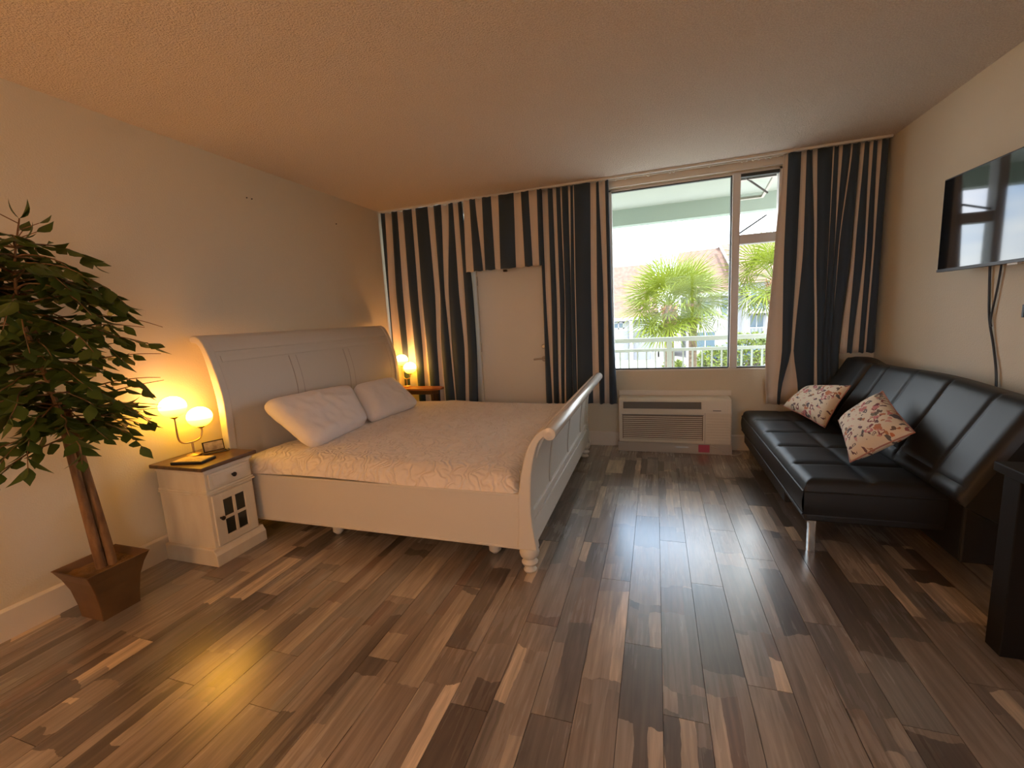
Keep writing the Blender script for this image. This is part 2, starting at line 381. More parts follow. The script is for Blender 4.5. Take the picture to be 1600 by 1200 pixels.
struct(MB().box(XL, W3[0], YF - T, YF, -.12, H).box(W3[1], XR, YF - T, YF, -.12, H).box(W3[0], W3[1], YF - T, YF, -.12, W3Z[0]).box(W3[0], W3[1], YF - T, YF, W3Z[1], H).build('wall_front', M['wall']), 'cream wall behind the camera, with the added fill window')
w3 = MB()
for xx in (W3[0], .72, W3[1] - .05): w3.box(xx, xx + .05, YF - .09, YF - .04, W3Z[0], W3Z[1])
w3.box(W3[0], W3[1], YF - .09, YF - .04, W3Z[0], W3Z[0] + .05).box(W3[0], W3[1], YF - .09, YF - .04, W3Z[1] - .05, W3Z[1])
w3o = struct(w3.build('fill_window', M['trim']), 'white framed window added unseen behind the camera for daylight fill')
MB().box(W3[0] + .05, W3[1] - .05, YF - .07, YF - .064, W3Z[0] + .05, W3Z[1] - .05).build('pane', M['glass'], w3o)
SILL = .735; WT = 2.365
DX0, DX1, DT = -1.745, -.99, 1.86
W1 = (-.40, .985); W2 = (-2.60, -1.80)
b = MB()
b.box(XL, W2[0], D, D + T, -.12, H).box(W2[0], W2[1], D, D + T, -.12, SILL).box(W2[0], W2[1], D, D + T, WT, H)
b.box(W2[1], DX0, D, D + T, -.12, H).box(DX0, DX1, D, D + T, DT, H).box(DX1, W1[0], D, D + T, -.12, H)
b.box(W1[0], W1[1], D, D + T, -.12, SILL).box(W1[0], W1[1], D, D + T, WT, H).box(W1[1], XR, D, D + T, -.12, H)
struct(b.build('wall_back', M['wall']), 'cream wall around the window and the balcony door')
bb = .14; bt = .014
def bboard(name, poly, axis, a, c_):
    return struct(MB().prism(poly, axis, a, c_).build(name, M['trim'], bevel=.002))
bboard('baseboard_left', [(XL, 0), (XL + bt, 0), (XL + bt, bb - .012), (XL + .005, bb), (XL, bb)], 1, YF, D)
bboard('baseboard_right', [(XR, 0), (XR - bt, 0), (XR - bt, bb - .012), (XR - .005, bb), (XR, bb)], 1, YF, D)
bk = [(D, 0), (D - bt, 0), (D - bt, bb - .012), (D - .005, bb), (D, bb)]
bboard('baseboard_back', bk, 0, DX1 + .05, XR - bt)

# window_1: big fixed light, narrow awning light with transom
fy0, fy1 = D + .02, D + .085
win = empty('window_1', (W1[0], D, SILL), 'aluminium framed picture window with open awning vent', 'window')
del win['category']; win['kind'] = 'structure'
f = MB()
f.box(W1[0], W1[1], fy0, fy1, SILL, SILL + .012).box(W1[0], W1[1], fy0, fy1, WT - .02, WT)
f.box(W1[0], W1[0] + .03, fy0, fy1, SILL, WT).box(W1[1] - .03, W1[1], fy0, fy1, SILL, WT)
f.build('window_frame', M['alum'], win, bevel=.003)
MB().box(.612, .672, fy0 - .03, fy1, SILL + .012, WT - .02).build('mullion', M['alum'], win, bevel=.004)
MB().box(.672, W1[1] - .03, fy0 - .02, fy1, 1.785, 1.862).build('transom_bar', M['alum'], win, bevel=.004)
g = MB()
g.box(.604, .612, fy0 - .005, fy1 - .02, SILL + .012, WT - .02).box(W1[0] + .03, .612, fy0 - .002, fy0 + .03, WT - .028, WT - .02)
g.box(W1[0] + .03, .604, fy0 - .002, fy0 + .03, SILL + .004, SILL + .016).box(.672, W1[1] - .03, fy0 - .002, fy0 + .03, SILL + .004, SILL + .016)
g.box(.672, W1[1] - .03, fy0 - .01, fy0 + .03, WT - .045, WT - .02)
g.build('gasket', M['gasket'], win)
MB().box(W1[0] + .03, .606, fy0 + .03, fy0 + .036, SILL + .012, WT - .02).build('pane', M['glass'], win)
MB().box(.672, W1[1] - .03, fy0 + .03, fy0 + .036, SILL + .012, 1.785).build('pane', M['glass'], win)
# awning sash swung up and outwards on its hinge under the head
sa = math.radians(82); hz = WT - .03; hy = fy1 + .005; L = .47
def sp(u, v, dz=0):     # u across, v down the sash
    return (u, hy + v * math.sin(sa) - dz * math.cos(sa), hz - v * math.cos(sa) - dz * math.sin(sa))
def sashbox(mb, u0, u1, v0, v1, t0=0, t1=.022):
    return mb.hexa([sp(u, v, t) for t in (t0, t1) for v in (v0, v1) for u in (u0, u1)])
s_ = MB(); u0, u1 = .676, W1[1] - .034
sashbox(s_, u0, u1, 0, .022); sashbox(s_, u0, u1, L - .022, L); sashbox(s_, u0, u0 + .022, .022, L - .022); sashbox(s_, u1 - .022, u1, .022, L - .022)
sash = s_.build('awning_sash', M['nickel'], win)
sashbox(MB(), u0 + .022, u1 - .022, .022, L - .022, .008, .013).build('pane', M['glass'], sash)
for a, c_ in (((.690, D + .03, 2.335), (1.0, 4.56, 2.245)), ((.675, D + .03, 1.878), (1.0, 4.58, 2.06))):
    a = Vector(a); c_ = Vector(c_); c_.x = min(c_.x, u1 - .01); MB().tube([a, c_], .008, 6).build('stay_arm', M['darkmetal'], win)
# interior sill board
struct(MB().box(W1[0], W1[1], D - .004, fy0, SILL - .012, SILL + .002).build('trim_1', M['trim'], bevel=.002), 'thin sill ledge under the picture window')
# window_2 beside the door, behind the left curtain
win2 = empty('window_2', (W2[0], D, SILL), 'narrow side window beside the door, behind the left curtain', 'window')
del win2['category']; win2['kind'] = 'structure'
f = MB()
f.box(W2[0], W2[1], fy0, fy1, SILL, SILL + .02).box(W2[0], W2[1], fy0, fy1, WT - .03, WT).box(W2[0], W2[0] + .03, fy0, fy1, SILL, WT).box(W2[1] - .012, W2[1], fy0, fy1, SILL, WT)
f.build('window_frame', M['alum'], win2, bevel=.003)
MB().box(W2[0] + .03, W2[1] - .012, fy0 + .03, fy0 + .036, SILL + .02, WT - .03).build('pane', M['glass'], win2)

# door
door = empty('door_1', (DX0, D, 0), 'white slab balcony door under the striped valance', 'door'); del door['category']; door['kind'] = 'structure'
MB().box(DX0 + .028, DX1 - .028, D + .012, D + .055, .01, DT - .03).build('door_slab', M['door'], door, bevel=.003)
fr = MB()
fr.box(DX0, DX0 + .026, D - .012, D + T, 0, DT).box(DX1 - .026, DX1, D - .012, D + T, 0, DT).box(DX0, DX1, D - .012, D + T, DT - .026, DT)
fr.build('door_frame', M['trim'], door, bevel=.003)
for z in (.25, .95, 1.62):
    MB().lathe([(.007, 0), (.007, .09)], (DX0 + .027, D + .006, z), 10).build('hinge', M['nickel'], door)
hd = MB(); rx = Matrix.Rotation(PI / 2, 3, 'X')
hd.lathe([(.028, 0), (.028, .008), (.012, .012), (.011, .045)], (-1.050, D + .012, .862), 18, rx)
hd.tube(smooth_path([(-1.050, D - .03, .862), (-1.09, D - .036, .865), (-1.15, D - .03, .860)], 6), .0085, 10)
hd.build('door_handle', M['nickel'], door)
MB().lathe([(.024, 0), (.024, .012), (.016, .018)], (-1.050, D + .012, .985), 18, rx).build('deadbolt', M['nickel'], door)
cl = MB(); cl.box(-1.47, -1.34, D - .035, D + .012, 1.765, 1.80).tube([(-1.40, D - .03, 1.77), (-1.33, D - .14, 1.755)], .006, 6)
cl.box(-1.38, -1.345, D - .15, D - .12, 1.72, 1.74)
cl.build('door_closer', M['darkmetal'], door, bevel=.003)

# ------------------------------------------------------------------ curtains
def curtain(name, label, yc, rows, first, zsteps=22, amp=.026, loc=None, group='striped curtains along the window wall', seed=0, wall=True):
    """rows: list of (z, [stripe edges]); the cloth is one sheet whose stripes alternate navy and cream"""
    rows = sorted(rows, key=lambda r: -r[0]); ns = len(rows[0][1]) - 1; SUB = 5
    def edge(k, z):
        for a, c_ in zip(rows, rows[1:]):
            if z >= c_[0]:
                t = (a[0] - z) / (a[0] - c_[0]); t = t * t * (3 - 2 * t) * .5 + t * .5
                return a[1][k] * (1 - t) + c_[1][k] * t
        return rows[-1][1][k]
    z1, z0 = rows[0][0], rows[-1][0]
    mb = MB(); n = ns * SUB + 1; vs = []
    for j in range(zsteps + 1):
        z = z1 + (z0 - z1) * j / zsteps
        for i in range(n):
            k = min(i // SUB, ns - 1); t = i / SUB - k
            e0 = edge(k, z); e1 = edge(k + 1, z); x = e0 * (1 - t) + e1 * t
            wdt = max(e1 - e0, .012); a = min(amp, wdt * .55) * (.75 + .25 * j / zsteps)
            sgn = 1 if (k + first) % 2 else -1
            y = yc + sgn * a * math.sin(PI * t) + .006 * noise.noise(Vector((x * 9, z * 1.7, seed)))
            x = max(x, XL + .012)
            vs.append((x, y, z + (.004 * math.sin(i * 1.3) if j in (0, zsteps) else 0)))
    fs = [(j * n + i, j * n + i + 1, (j + 1) * n + i + 1, (j + 1) * n + i) for j in range(zsteps) for i in range(n - 1)]
    mb.add(vs, fs, True)
    mb.mi = [((i // SUB) + first) % 2 for j in range(zsteps) for i in range(n - 1)]
    ob = mb.build(name, [M['navy'], M['cream']], None, origin=loc or (sum(rows[-1][1]) / (ns + 1), yc, z0), recalc=False)
    so = ob.modifiers.new('thickness', 'SOLIDIFY'); so.thickness = .003
    return tag(ob, label, 'curtain', group)
YC = D - .10
c1 = [(2.418, [-2.70, -2.650, -2.57, -2.503, -2.434, -2.336, -2.288, -2.156, -2.085, -2.004, -1.923, -1.877, -1.82, -1.78]),
      (1.57, [-2.70, -2.687, -2.601, -2.519, -2.443, -2.342, -2.293, -2.145, -2.085, -2.037, -1.989, -1.878, -1.813, -1.725]),
      (1.02, [-2.705, -2.695, -2.591, -2.52, -2.435, -2.345, -2.29, -2.17, -2.12, -2.022, -1.998, -1.861, -1.818, -1.724]),
      (.03, [-2.705, -2.697, -2.606, -2.553, -2.434, -2.368, -2.278, -2.188, -2.107, -2.0, -1.988, -1.909, -1.865, -1.764])]
curtain('curtain', 'long navy and cream striped curtain hanging in the corner behind the bed', YC, c1, 0, seed=1)
va = [(2.418, [-1.75, -1.684, -1.627, -1.555, -1.465, -1.391, -1.24, -1.17, -1.097, -1.017, -.977]),
      (1.748, [-1.768, -1.685, -1.591, -1.564, -1.463, -1.407, -1.253, -1.164, -1.09, -1.024, -.993])]
curtain('valance', 'short navy and cream striped valance hanging over the white door', YC - .035, va, 1, zsteps=10, amp=.016, seed=2)
c2 = [(2.418, [-1.015, -.981, -.925, -.882, -.846, -.813, -.794, -.741, -.716, -.697, -.684, -.542, -.488, -.469, -.41, -.385]),
      (1.46, [-1.009, -.985, -.929, -.882, -.848, -.807, -.797, -.747, -.741, -.711, -.697, -.56, -.502, -.449, -.407, -.377]),
      (.435, [-1.02, -.965, -.945, -.897, -.869, -.844, -.823, -.761, -.755, -.719, -.709, -.567, -.503, -.461, -.412, -.345])]
curtain('curtain', 'navy and cream striped curtain between the white door and the picture window', YC, c2, 0, seed=3)
c3 = [(2.418, [.952, .985, 1.068, 1.108, 1.142, 1.179, 1.273, 1.288, 1.312, 1.341, 1.388, 1.405, 1.444]),
      (1.67, [.909, .98, 1.066, 1.112, 1.183, 1.203, 1.278, 1.285, 1.318, 1.324, 1.342, 1.352, 1.429]),
      (.89, [.868, .991, 1.052, 1.074, 1.216, 1.239, 1.275, 1.28, 1.303, 1.306, 1.329, 1.332, 1.382]),
      (.56, [.879, .969, .992, 1.117, 1.225, 1.253, 1.289, 1.294, 1.317, 1.32, 1.344, 1.347, 1.397]),
      (.44, [.885, .969, .985, 1.125, 1.225, 1.253, 1.289, 1.294, 1.317, 1.32, 1.344, 1.347, 1.397])]
curtain('curtain', 'wide navy curtain with thin cream stripes right of the window, reaching down behind the sofa', YC, c3, 1, seed=4)
c4 = [(2.418, [1.452, 1.478, 1.504, 1.531, 1.552, 1.583, 1.623]),
      (1.67, [1.438, 1.458, 1.511, 1.528, 1.561, 1.578, 1.617]),
      (.86, [1.392, 1.442, 1.472, 1.519, 1.549, 1.569, 1.619])]
curtain('curtain', 'short navy and cream striped curtain panel ending above the sofa in the right corner', YC, c4, 1, seed=5, amp=.018)
# nails left in the wall
for (y, z, nl) in ((2.513, 2.214, 'tiny dark nail in the left wall, left one of the close pair'), (2.554, 2.215, 'tiny dark nail in the left wall, right one of the close pair'), (3.428, 2.20, 'single tiny dark nail in the left wall nearest the curtain')):
    tag(MB().lathe([(.004, 0), (.004, .006), (.002, .009)], (XL, y, z), 8, Matrix.Rotation(PI / 2, 3, 'Y')).build('nail', M['darkmetal'], None), nl, 'nail', 'nails in the left wall')
# ceiling track
trk = empty('curtain_track', (0, D - .1, H), 'white double curtain track along the ceiling above the window', 'curtain track')
tb = MB()
for y in (D - .125, D - .07): tb.box(XL + .02, XR - .02, y, y + .022, H - .018, H)
tb.build('rail', M['whiteplastic'], trk, bevel=.002)
struct(MB().box(W1[0] - .02, XR - .02, D - .03, D, H - .07, H - .002).build('trim_3', M['trim'], bevel=.003), 'white board above the picture window')
cr_ = MB().lathe([(.008, -.006), (.008, .006)], (0, 0, 0), 8).mesh('glider', M['whiteplastic'])
for x in (-.32, -.24, -.05, .12, .15, .42, .66, .69, .74, .78, .83, .86, .91):
    o = bpy.data.objects.new('glider', cr_); COL.objects.link(o); o.parent = trk; o.location = (x, -.015 + .0, -.034)

# ------------------------------------------------------------------ bed
bed = empty('sleigh_bed', (-1.55, 2.89, 0), 'cream painted wooden sleigh bed with scrolled headboard and footboard', 'bed')
Y0, Y1 = 1.93, 3.85
# footboard profile: inner line (bed side) upwards, scroll, outer line downwards
inn = [(-.662, .135), (-.650, .28), (-.642, .425), (-.615, .565), (-.582, .665), (-.535, .733), (-.490, .760)]
scr = [(-.464, .756), (-.448, .740), (-.447, .720), (-.462, .708), (-.482, .712)]
outl = [(-.498, .718), (-.532, .684), (-.561, .587), (-.576, .479), (-.582, .33), (-.574, .23), (-.560, .135)]
fpoly = prof2(inn, 3) + prof2(scr, 2) + prof2(outl, 3)
for k, (a, c_) in enumerate(((Y0, Y0 + .055), (Y1 - .055, Y1))):
    MB().prism(fpoly, 1, a, c_).build('footboard_post', M['bed'], bed, bevel=.006)
mid = [((a[0] + c_[0]) / 2, (a[1] + c_[1]) / 2) for a, c_ in zip(inn, outl[::-1])]
midl = prof2(mid, 4)
def sheet(line, off, th, y0, y1, name, m, parent, bev=0, nseg=1):
    """a board that follows a profile line (x,z): outer face offset by off, thickness th"""
    pts = []; back = []
    for i, p in enumerate(line):
        a = line[max(i - 1, 0)]; c_ = line[min(i + 1, len(line) - 1)]
        tx, tz = c_[0] - a[0], c_[1] - a[1]; l = math.hypot(tx, tz); nx, nz_ = tz / l, -tx / l
        pts.append((p[0] + nx * off, p[1] + nz_ * off)); back.append((p[0] + nx * (off - th), p[1] + nz_ * (off - th)))
    return MB().prism(pts + back[::-1], 1, y0, y1, True).build(name, m, parent, bevel=bev)
def cutline(line, z0, z1):
    z0 = max(z0, line[0][1]); z1 = min(z1, line[-1][1])
    def at(z):
        for a, c_ in zip(line, line[1:]):
            if a[1] <= z <= c_[1] and c_[1] > a[1]:
                t = (z - a[1]) / (c_[1] - a[1]); return (a[0] + (c_[0] - a[0]) * t, z)
        return line[-1]
    return [at(z0)] + [p for p in line if z0 + .003 < p[1] < z1 - .003] + [at(z1)]
ya, yb = Y0 + .055, Y1 - .055
sheet(cutline(midl, .13, .74), .012, .024, ya, yb, 'footboard_panel', M['bed'], bed)
sheet(cutline(midl, .13, .262), .030, .05, ya, yb, 'footboard_rail', M['bed'], bed, .004)
sheet(cutline(midl, .27, .312), .026, .02, ya, yb, 'moulding', M['bed'], bed, .004)
sheet(cutline(midl, .60, .74), .026, .045, ya, yb, 'footboard_top_board', M['bed'], bed, .004)
for yy in (ya, 2.41, 2.975, 3.52, yb - .03):
    sheet(cutline(midl, .30, .62), .019, .012, yy, yy + .035, 'stile', M['bed'], bed, .004)
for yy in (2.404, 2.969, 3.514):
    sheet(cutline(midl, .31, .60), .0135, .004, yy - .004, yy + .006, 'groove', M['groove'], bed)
ry = Matrix.Rotation(-PI / 2, 3, 'X')
MB().lathe([(.012, 0), (.030, .004), (.033, .012), (.033, Y1 - Y0 - .004), (.030, Y1 - Y0 + .004), (.012, Y1 - Y0 + .008)], (-.475, Y0 - .004, .733), 24, ry).build('scroll_rail', M['bedgloss'], bed)
bun = [(.022, 0), (.030, .004), (.034, .014), (.024, .026), (.020, .032), (.038, .044), (.042, .056), (.030, .070), (.028, .075), (.046, .090), (.051, .108), (.046, .128), (.040, .137)]
for (x, y) in ((-.612, Y0 + .04), (-.612, Y1 - .04)): MB().lathe(bun, (x, y, 0), 24).build('bun_foot', M['bed'], bed)
# headboard: curls back towards the wall
hin = [(-2.490, .10), (-2.494, .45), (-2.490, .70), (-2.487, .86), (-2.503, .98), (-2.535, 1.10), (-2.572, 1.20), (-2.612, 1.258), (-2.648, 1.276)]
hscr = [(-2.684, 1.272), (-2.694, 1.252), (-2.682, 1.234)]
hout = [(-2.655, 1.232), (-2.620, 1.205), (-2.588, 1.11), (-2.562, .98), (-2.545, .86), (-2.545, .70), (-2.552, .45), (-2.552, .10)]
hpoly = prof2(hin, 3) + prof2(hscr, 2) + prof2(hout, 3)
for (a, c_) in ((Y0, Y0 + .05), (Y1 - .05, Y1)):
    MB().prism(hpoly, 1, a, c_).build('headboard_post', M['bed'], bed, bevel=.006)
hl = prof2(hin, 6)
ya, yb = Y0 + .05, Y1 - .05
sheet(cutline(hl, .2, 1.28), -.014, .024, ya, yb, 'headboard_panel', M['bed'], bed)
sheet(cutline(hl, 1.175, 1.28), -.006, .03, ya, yb, 'headboard_cap', M['bed'], bed, .004)
sheet(cutline(hl, 1.110, 1.150), -.009, .006, ya + .03, yb - .03, 'moulding', M['bed'], bed, .003)
for (a, c_) in ((ya, ya + .06), (2.53, 2.59), (3.12, 3.18), (yb - .06, yb)):
    sheet(cutline(hl, .5, 1.11), -.0115, .005, a, c_, 'stile', M['bed'], bed, .001)
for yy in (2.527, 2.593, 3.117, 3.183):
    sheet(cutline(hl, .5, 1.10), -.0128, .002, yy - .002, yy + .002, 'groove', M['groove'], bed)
MB().lathe([(.01, 0), (.022, .004), (.022, Y1 - Y0 - .01), (.01, Y1 - Y0 - .004)], (-2.668, Y0 + .002, 1.254), 18, ry).build('scroll_rail', M['bed'], bed)
for y in (Y0 + .025, Y1 - .025): MB().box(-2.55, -2.492, y - .025, y + .025, 0, .12).build('headboard_leg', M['bed'], bed, bevel=.004)
for (a, c_) in ((Y0 + .030, Y0 + .055), (Y1 - .055, Y1 - .030)):
    MB().box(-2.50, -.645, a, c_, .125, .405).build('side_rail', M['bed'], bed, bevel=.003)
    MB().box(-2.50, -.645, a - .006, c_ + .012, .400, .414).build('rail_cap', M['bed'], bed, bevel=.003)
    MB().box(-2.50, -.645, a - .004, c_ + .004, .118, .130).build('rail_bead', M['bed'], bed, bevel=.003)
for x in (-1.9, -.85):
    MB().box(x - .03, x + .03, Y0 + .06, Y1 - .06, .15, .19).build('slat_beam', M['bed'], bed, bevel=.003)
    for y in (2.1, 2.9, 3.65): MB().lathe([(.014, 0), (.034, .02), (.036, .15)], (x, y, 0), 14).build('support_foot', M['bed'], bed)
# mattress with quilt
def superq(t): return math.copysign(abs(t) ** .5, t)
def quilt_pt(x0, x1, y0, y1, u, v):
    x = x0 + (x1 - x0) * u; y = y0 + (y1 - y0) * v
    e = min(min(u, 1 - u) * (x1 - x0), min(v, 1 - v) * (y1 - y0)) / .13
    e = min(1, e); z = .408 + .108 * math.sqrt(max(0, 1 - (1 - e) ** 2))
    z += .009 * noise.noise(Vector((x * 3.1, y * 2.7, 0))) + .004 * noise.noise(Vector((x * 9, y * 11, 3))) if e > .2 else 0
    z += .018 * math.exp(-((x + 1.9) ** 2) / .3)
    return (x, y, z)
qm = MB(); qx0, qx1, qy0, qy1 = -2.485, -.655, Y0 + .028, Y1 - .045
qm.grid(lambda u, v: quilt_pt(qx0, qx1, qy0, qy1, u, v), 90, 90)
qm.box(qx0 + .02, qx1 - .01, Y0 + .058, qy1 - .02, .20, .412)
tag(qm.build('quilt', M['quilt'], None, origin=(-1.57, 2.9, .2), recalc=False), 'cream stitched quilt spread over the mattress of the sleigh bed', 'quilt')

# pillows
def pillow(name, label, corners, thick, m, cat='pillow', group=None, ruff=0.0, uv=False, lean=None, piping=None, back=None):
    """corners: bottom-left, bottom-right, top-right, top-left (world); a stuffed cushion with drawn-out corners"""
    bl, br, tr, tl = [Vector(c_) for c_ in corners]
    nrm = ((br - bl).cross(tl - bl)).normalized()
    c0 = (bl + br + tr + tl) / 4; N_ = 22 if uv else 44; mb = MB(); uvs = []
    for side in (1, -1):
        mb.k = 0 if (side > 0 or back is None) else 1
        def fn(u, v):
            uu, vv = 2 * u - 1, 2 * v - 1
            bow = .05 if uv else .028
            p = (bl * (1 - u) + br * u) * (1 - v) + (tl * (1 - u) + tr * u) * v
            if not uv: p = p + (c0 - p) * .12 * (uu * vv) ** 8
            p = p + (c0 - p) * bow * ((1 - vv * vv) * uu * uu + (1 - uu * uu) * vv * vv)
            hgt = thick * .5 * ((1 - uu ** 4) * (1 - vv ** 4)) ** (.62 if uv else .48)
            wr = ruff * noise.noise(p * 7) + ruff * .6 * noise.noise(p * 17)
            return p + nrm * side * (hgt + wr * (1 - uu ** 4) * (1 - vv ** 4))
        mb.grid(fn, N_, N_)
    ob = mb.build(name, [m] + ([back] if back else []), None, origin=c0, recalc=True)
    if uv:
        l = ob.data.uv_layers.new(name='UVMap'); idx = []
        n1 = (N_ + 1)
        for poly in ob.data.polygons:
            for li in poly.loop_indices:
                vi = ob.data.loops[li].vertex_index % (n1 * n1); l.data[li].uv = ((vi % n1) / N_, (vi // n1) / N_)
    bm = bmesh.new(); bm.from_mesh(ob.data); bmesh.ops.remove_doubles(bm, verts=bm.verts, dist=.0004); bmesh.ops.recalc_face_normals(bm, faces=bm.faces); bm.to_mesh(ob.data); bm.free()
    tag(ob, label, cat, group)
    if piping:
        pts = []
        cs = [bl, br, tr, tl, bl]
        for a, c_ in zip(cs, cs[1:]):
            for k in range(12):
                t = k / 12; p = a.lerp(c_, t); tt = 2 * t - 1; pts.append(p + (c0 - p) * .055 * (1 - tt * tt))
        pts.append(cs[0]); MB().tube(pts, .004, 6).build('piping', piping, ob)
    return ob
pillow('bed_pillow', 'white bed pillow nearest the nightstand lamp, its end ruffled, leaning on the headboard', [(-2.04, 2.125, .535), (-2.09, 2.76, .545), (-2.37, 2.93, .81), (-2.40, 2.085, .835)], .17, M['pillow'], group='pillows on the sleigh bed', ruff=.022)
pillow('bed_pillow', 'smoother white bed pillow beside the side table, leaning on the headboard', [(-2.085, 2.77, .54), (-2.06, 3.47, .535), (-2.37, 3.53, .785), (-2.36, 2.94, .80)], .15, M['pillow'], group='pillows on the sleigh bed', ruff=.012)

# ------------------------------------------------------------------ nightstand
NX0, NX1, NY0, NY1 = XL + .018, -2.332, 1.632, 1.915
ns = empty('nightstand', ((NX0 + NX1) / 2, (NY0 + NY1) / 2, 0), 'cream nightstand with dark wood top and four pane cabinet door', 'nightstand')
MB().box(NX0, NX1, NY0, NY1, .085, .548).build('body', M['ns'], ns, bevel=.003)
MB().prism([(NX0 - .0, 0), (NX1 + .026, 0), (NX1 + .026, .065), (NX1 + .012, .085), (NX1 + .006, .098), (NX0, .098)], 1, NY0 - .02, NY1 + .022).build('plinth', M['ns'], ns, bevel=.004)
MB().box(NX0, NX1 + .012, NY0 - .010, NY1 + .010, .405, .417).build('waist_moulding', M['ns'], ns, bevel=.004)
MB().box(NX0, NX1 + .006, NY0 - .006, NY1 + .006, .417, .43).build('waist_moulding', M['ns'], ns, bevel=.003)
MB().box(NX0, NX1 + .012, NY0 - .01, NY1 + .012, .530, .553).build('cornice', M['ns'], ns, bevel=.006)
MB().box(NX0 - .004, NX1 + .028, NY0 - .03, NY1 + .032, .553, .575).build('top', M['nstop'], ns, bevel=.005)
dr = MB().box(NX1, NX1 + .010, NY0 + .016, NY1 - .016, .438, .524).build('drawer', M['ns'], ns, bevel=.003)
MB().box(NX1 + .010, NX1 + .013, NY0 + .034, NY1 - .034, .452, .510).build('drawer_field', M['ns'], dr, bevel=.002)
ryy = Matrix.Rotation(PI / 2, 3, 'Y')
MB().lathe([(.006, 0), (.005, .010), (.013, .016), (.013, .022), (.006, .027)], (NX1 + .012, (NY0 + NY1) / 2 + .01, .480), 14, ryy).build('knob', M['darkmetal'], dr)
dy0, dy1, dz0, dz1 = NY0 + .016, NY1 - .016, .105, .398
dd = MB(); x0, x1 = NX1, NX1 + .013; ym = (dy0 + dy1) / 2; zm = .248; s1 = .058; tr_ = .042
dd.box(x0, x1, dy0, dy0 + s1, dz0, dz1).box(x0, x1, dy1 - s1, dy1, dz0, dz1).box(x0, x1, dy0 + s1, dy1 - s1, dz0, dz0 + tr_).box(x0, x1, dy0 + s1, dy1 - s1, dz1 - tr_, dz1)
dd.box(x0, x1 - .001, ym - .008, ym + .008, dz0 + tr_, dz1 - tr_).box(x0, x1 - .001, dy0 + s1, dy1 - s1, zm - .008, zm + .008)
ddo = dd.build('cabinet_door', M['ns'], ns, bevel=.002)
for (a, c_) in ((dy0 + s1, ym - .008), (ym + .008, dy1 - s1)):
    for (e0, e1) in ((dz0 + tr_, zm - .008), (zm + .008, dz1 - tr_)):
        MB().box(x0 + .0005, x0 + .004, a, c_, e0, e1).build('pane', M['darkpane'], ddo)
MB().lathe([(.006, 0), (.005, .012), (.012, .018), (.012, .024), (.005, .029)], (x1, dy0 + .03, .262), 14, ryy).build('knob', M['darkmetal'], ddo)

# ------------------------------------------------------------------ twin globe lamps
def lamp(base, g1, g2, label):
    """base point on the table, centres of the two globes"""
    bx, by, bz = base
    root = empty('globe_lamp', base, label, 'lamp', 'twin globe bedside lamps')
    MB().lathe([(.036, 0), (.038, .003), (.038, .010), (.034, .013), (.012, .014), (.008, .018)], base, 28).build('base', M['brass'], root)
    g1 = Vector(g1); g2 = Vector(g2); dv = Vector((g2.x - g1.x, g2.y - g1.y, 0)); mid_ = Vector((bx, by, bz + .085))
    MB().tube([(bx, by, bz + .012), tuple(mid_)], .0058, 10).build('post', M['brass'], root)
    b1 = Vector((g1.x, g1.y, g1.z - .066)); b2 = Vector((g2.x, g2.y, g2.z - .066))
    path = [b1, Vector((b1.x, b1.y, b1.z - .03)), Vector((b1.x, b1.y, mid_.z + .045))] 
    lo = mid_
    path += [b1.lerp(Vector((lo.x, lo.y, b1.z)), .28) + Vector((0, 0, lo.z + .010 - b1.z)), lo, b2.lerp(Vector((lo.x, lo.y, b2.z)), .28) + Vector((0, 0, lo.z + .010 - b2.z))]
    path += [Vector((b2.x, b2.y, lo.z + .045)), b2]
    MB().tube(smooth_path(path, 6), .0052, 10).build('curved_arm', M['brass'], root)
    for gpt in (g1, g2):
        n = 20; pr = [(max(.004, .066 * math.sin(PI * i / n)), -.060 * math.cos(PI * i / n)) for i in range(n + 1)]
        MB().lathe(pr, tuple(gpt), 32).build('glass_globe', M['globe'], root)
        MB().lathe([(.007, -.070), (.020, -.062), (.022, -.056), (.020, -.053)], tuple(gpt), 18).build('globe_holder', M['brass'], root)
    return root
lamp((-2.60, 1.785, .575), (-2.595, 1.708, .886), (-2.595, 1.848, .797), 'brass lamp with two lit opal globes on the cream nightstand')
lamp((-2.50, 4.0, .620), (-2.545, 4.01, .902), (-2.455, 4.01, .82), 'brass lamp with two lit opal globes on the small orange table by the curtain')
# booklet and small stand on the nightstand
bk_ = empty('booklet', (-2.52, 1.70, .575), 'small dark tray like booklet lying open on the nightstand top', 'booklet')
rot = Matrix.Translation((-2.480, 1.700, .575)) @ Matrix.Rotation(math.radians(14), 4, 'Z')
MB().box(-.10, .085, -.055, .055, 0, .014, rot).build('cover', M['black'], bk_, bevel=.002)
MB().box(-.093, .078, -.049, .049, .014, .0165, rot).build('page', M['paper'], bk_)
st = empty('display_stand', (-2.60, 1.85, .575), 'small dark upright photo stand behind the booklet on the nightstand', 'photo stand')
rot = Matrix.Translation((-2.535, 1.862, .575)) @ Matrix.Rotation(math.radians(68), 4, 'Z') @ Matrix.Rotation(math.radians(-12), 4, 'X')
MB().box(-.055, .055, -.006, .006, .008, .072, rot).build('frame', M['darkmetal'], st, bevel=.002)
MB().box(-.049, .049, -.0075, -.0062, .014, .066, rot).build('picture', M['paper'], st)
rot2 = Matrix.Translation((-2.535, 1.862, .575)) @ Matrix.Rotation(math.radians(68), 4, 'Z')
MB().box(-.058, .058, -.018, .025, 0, .010, rot2).build('foot', M['nstop'], st, bevel=.002)
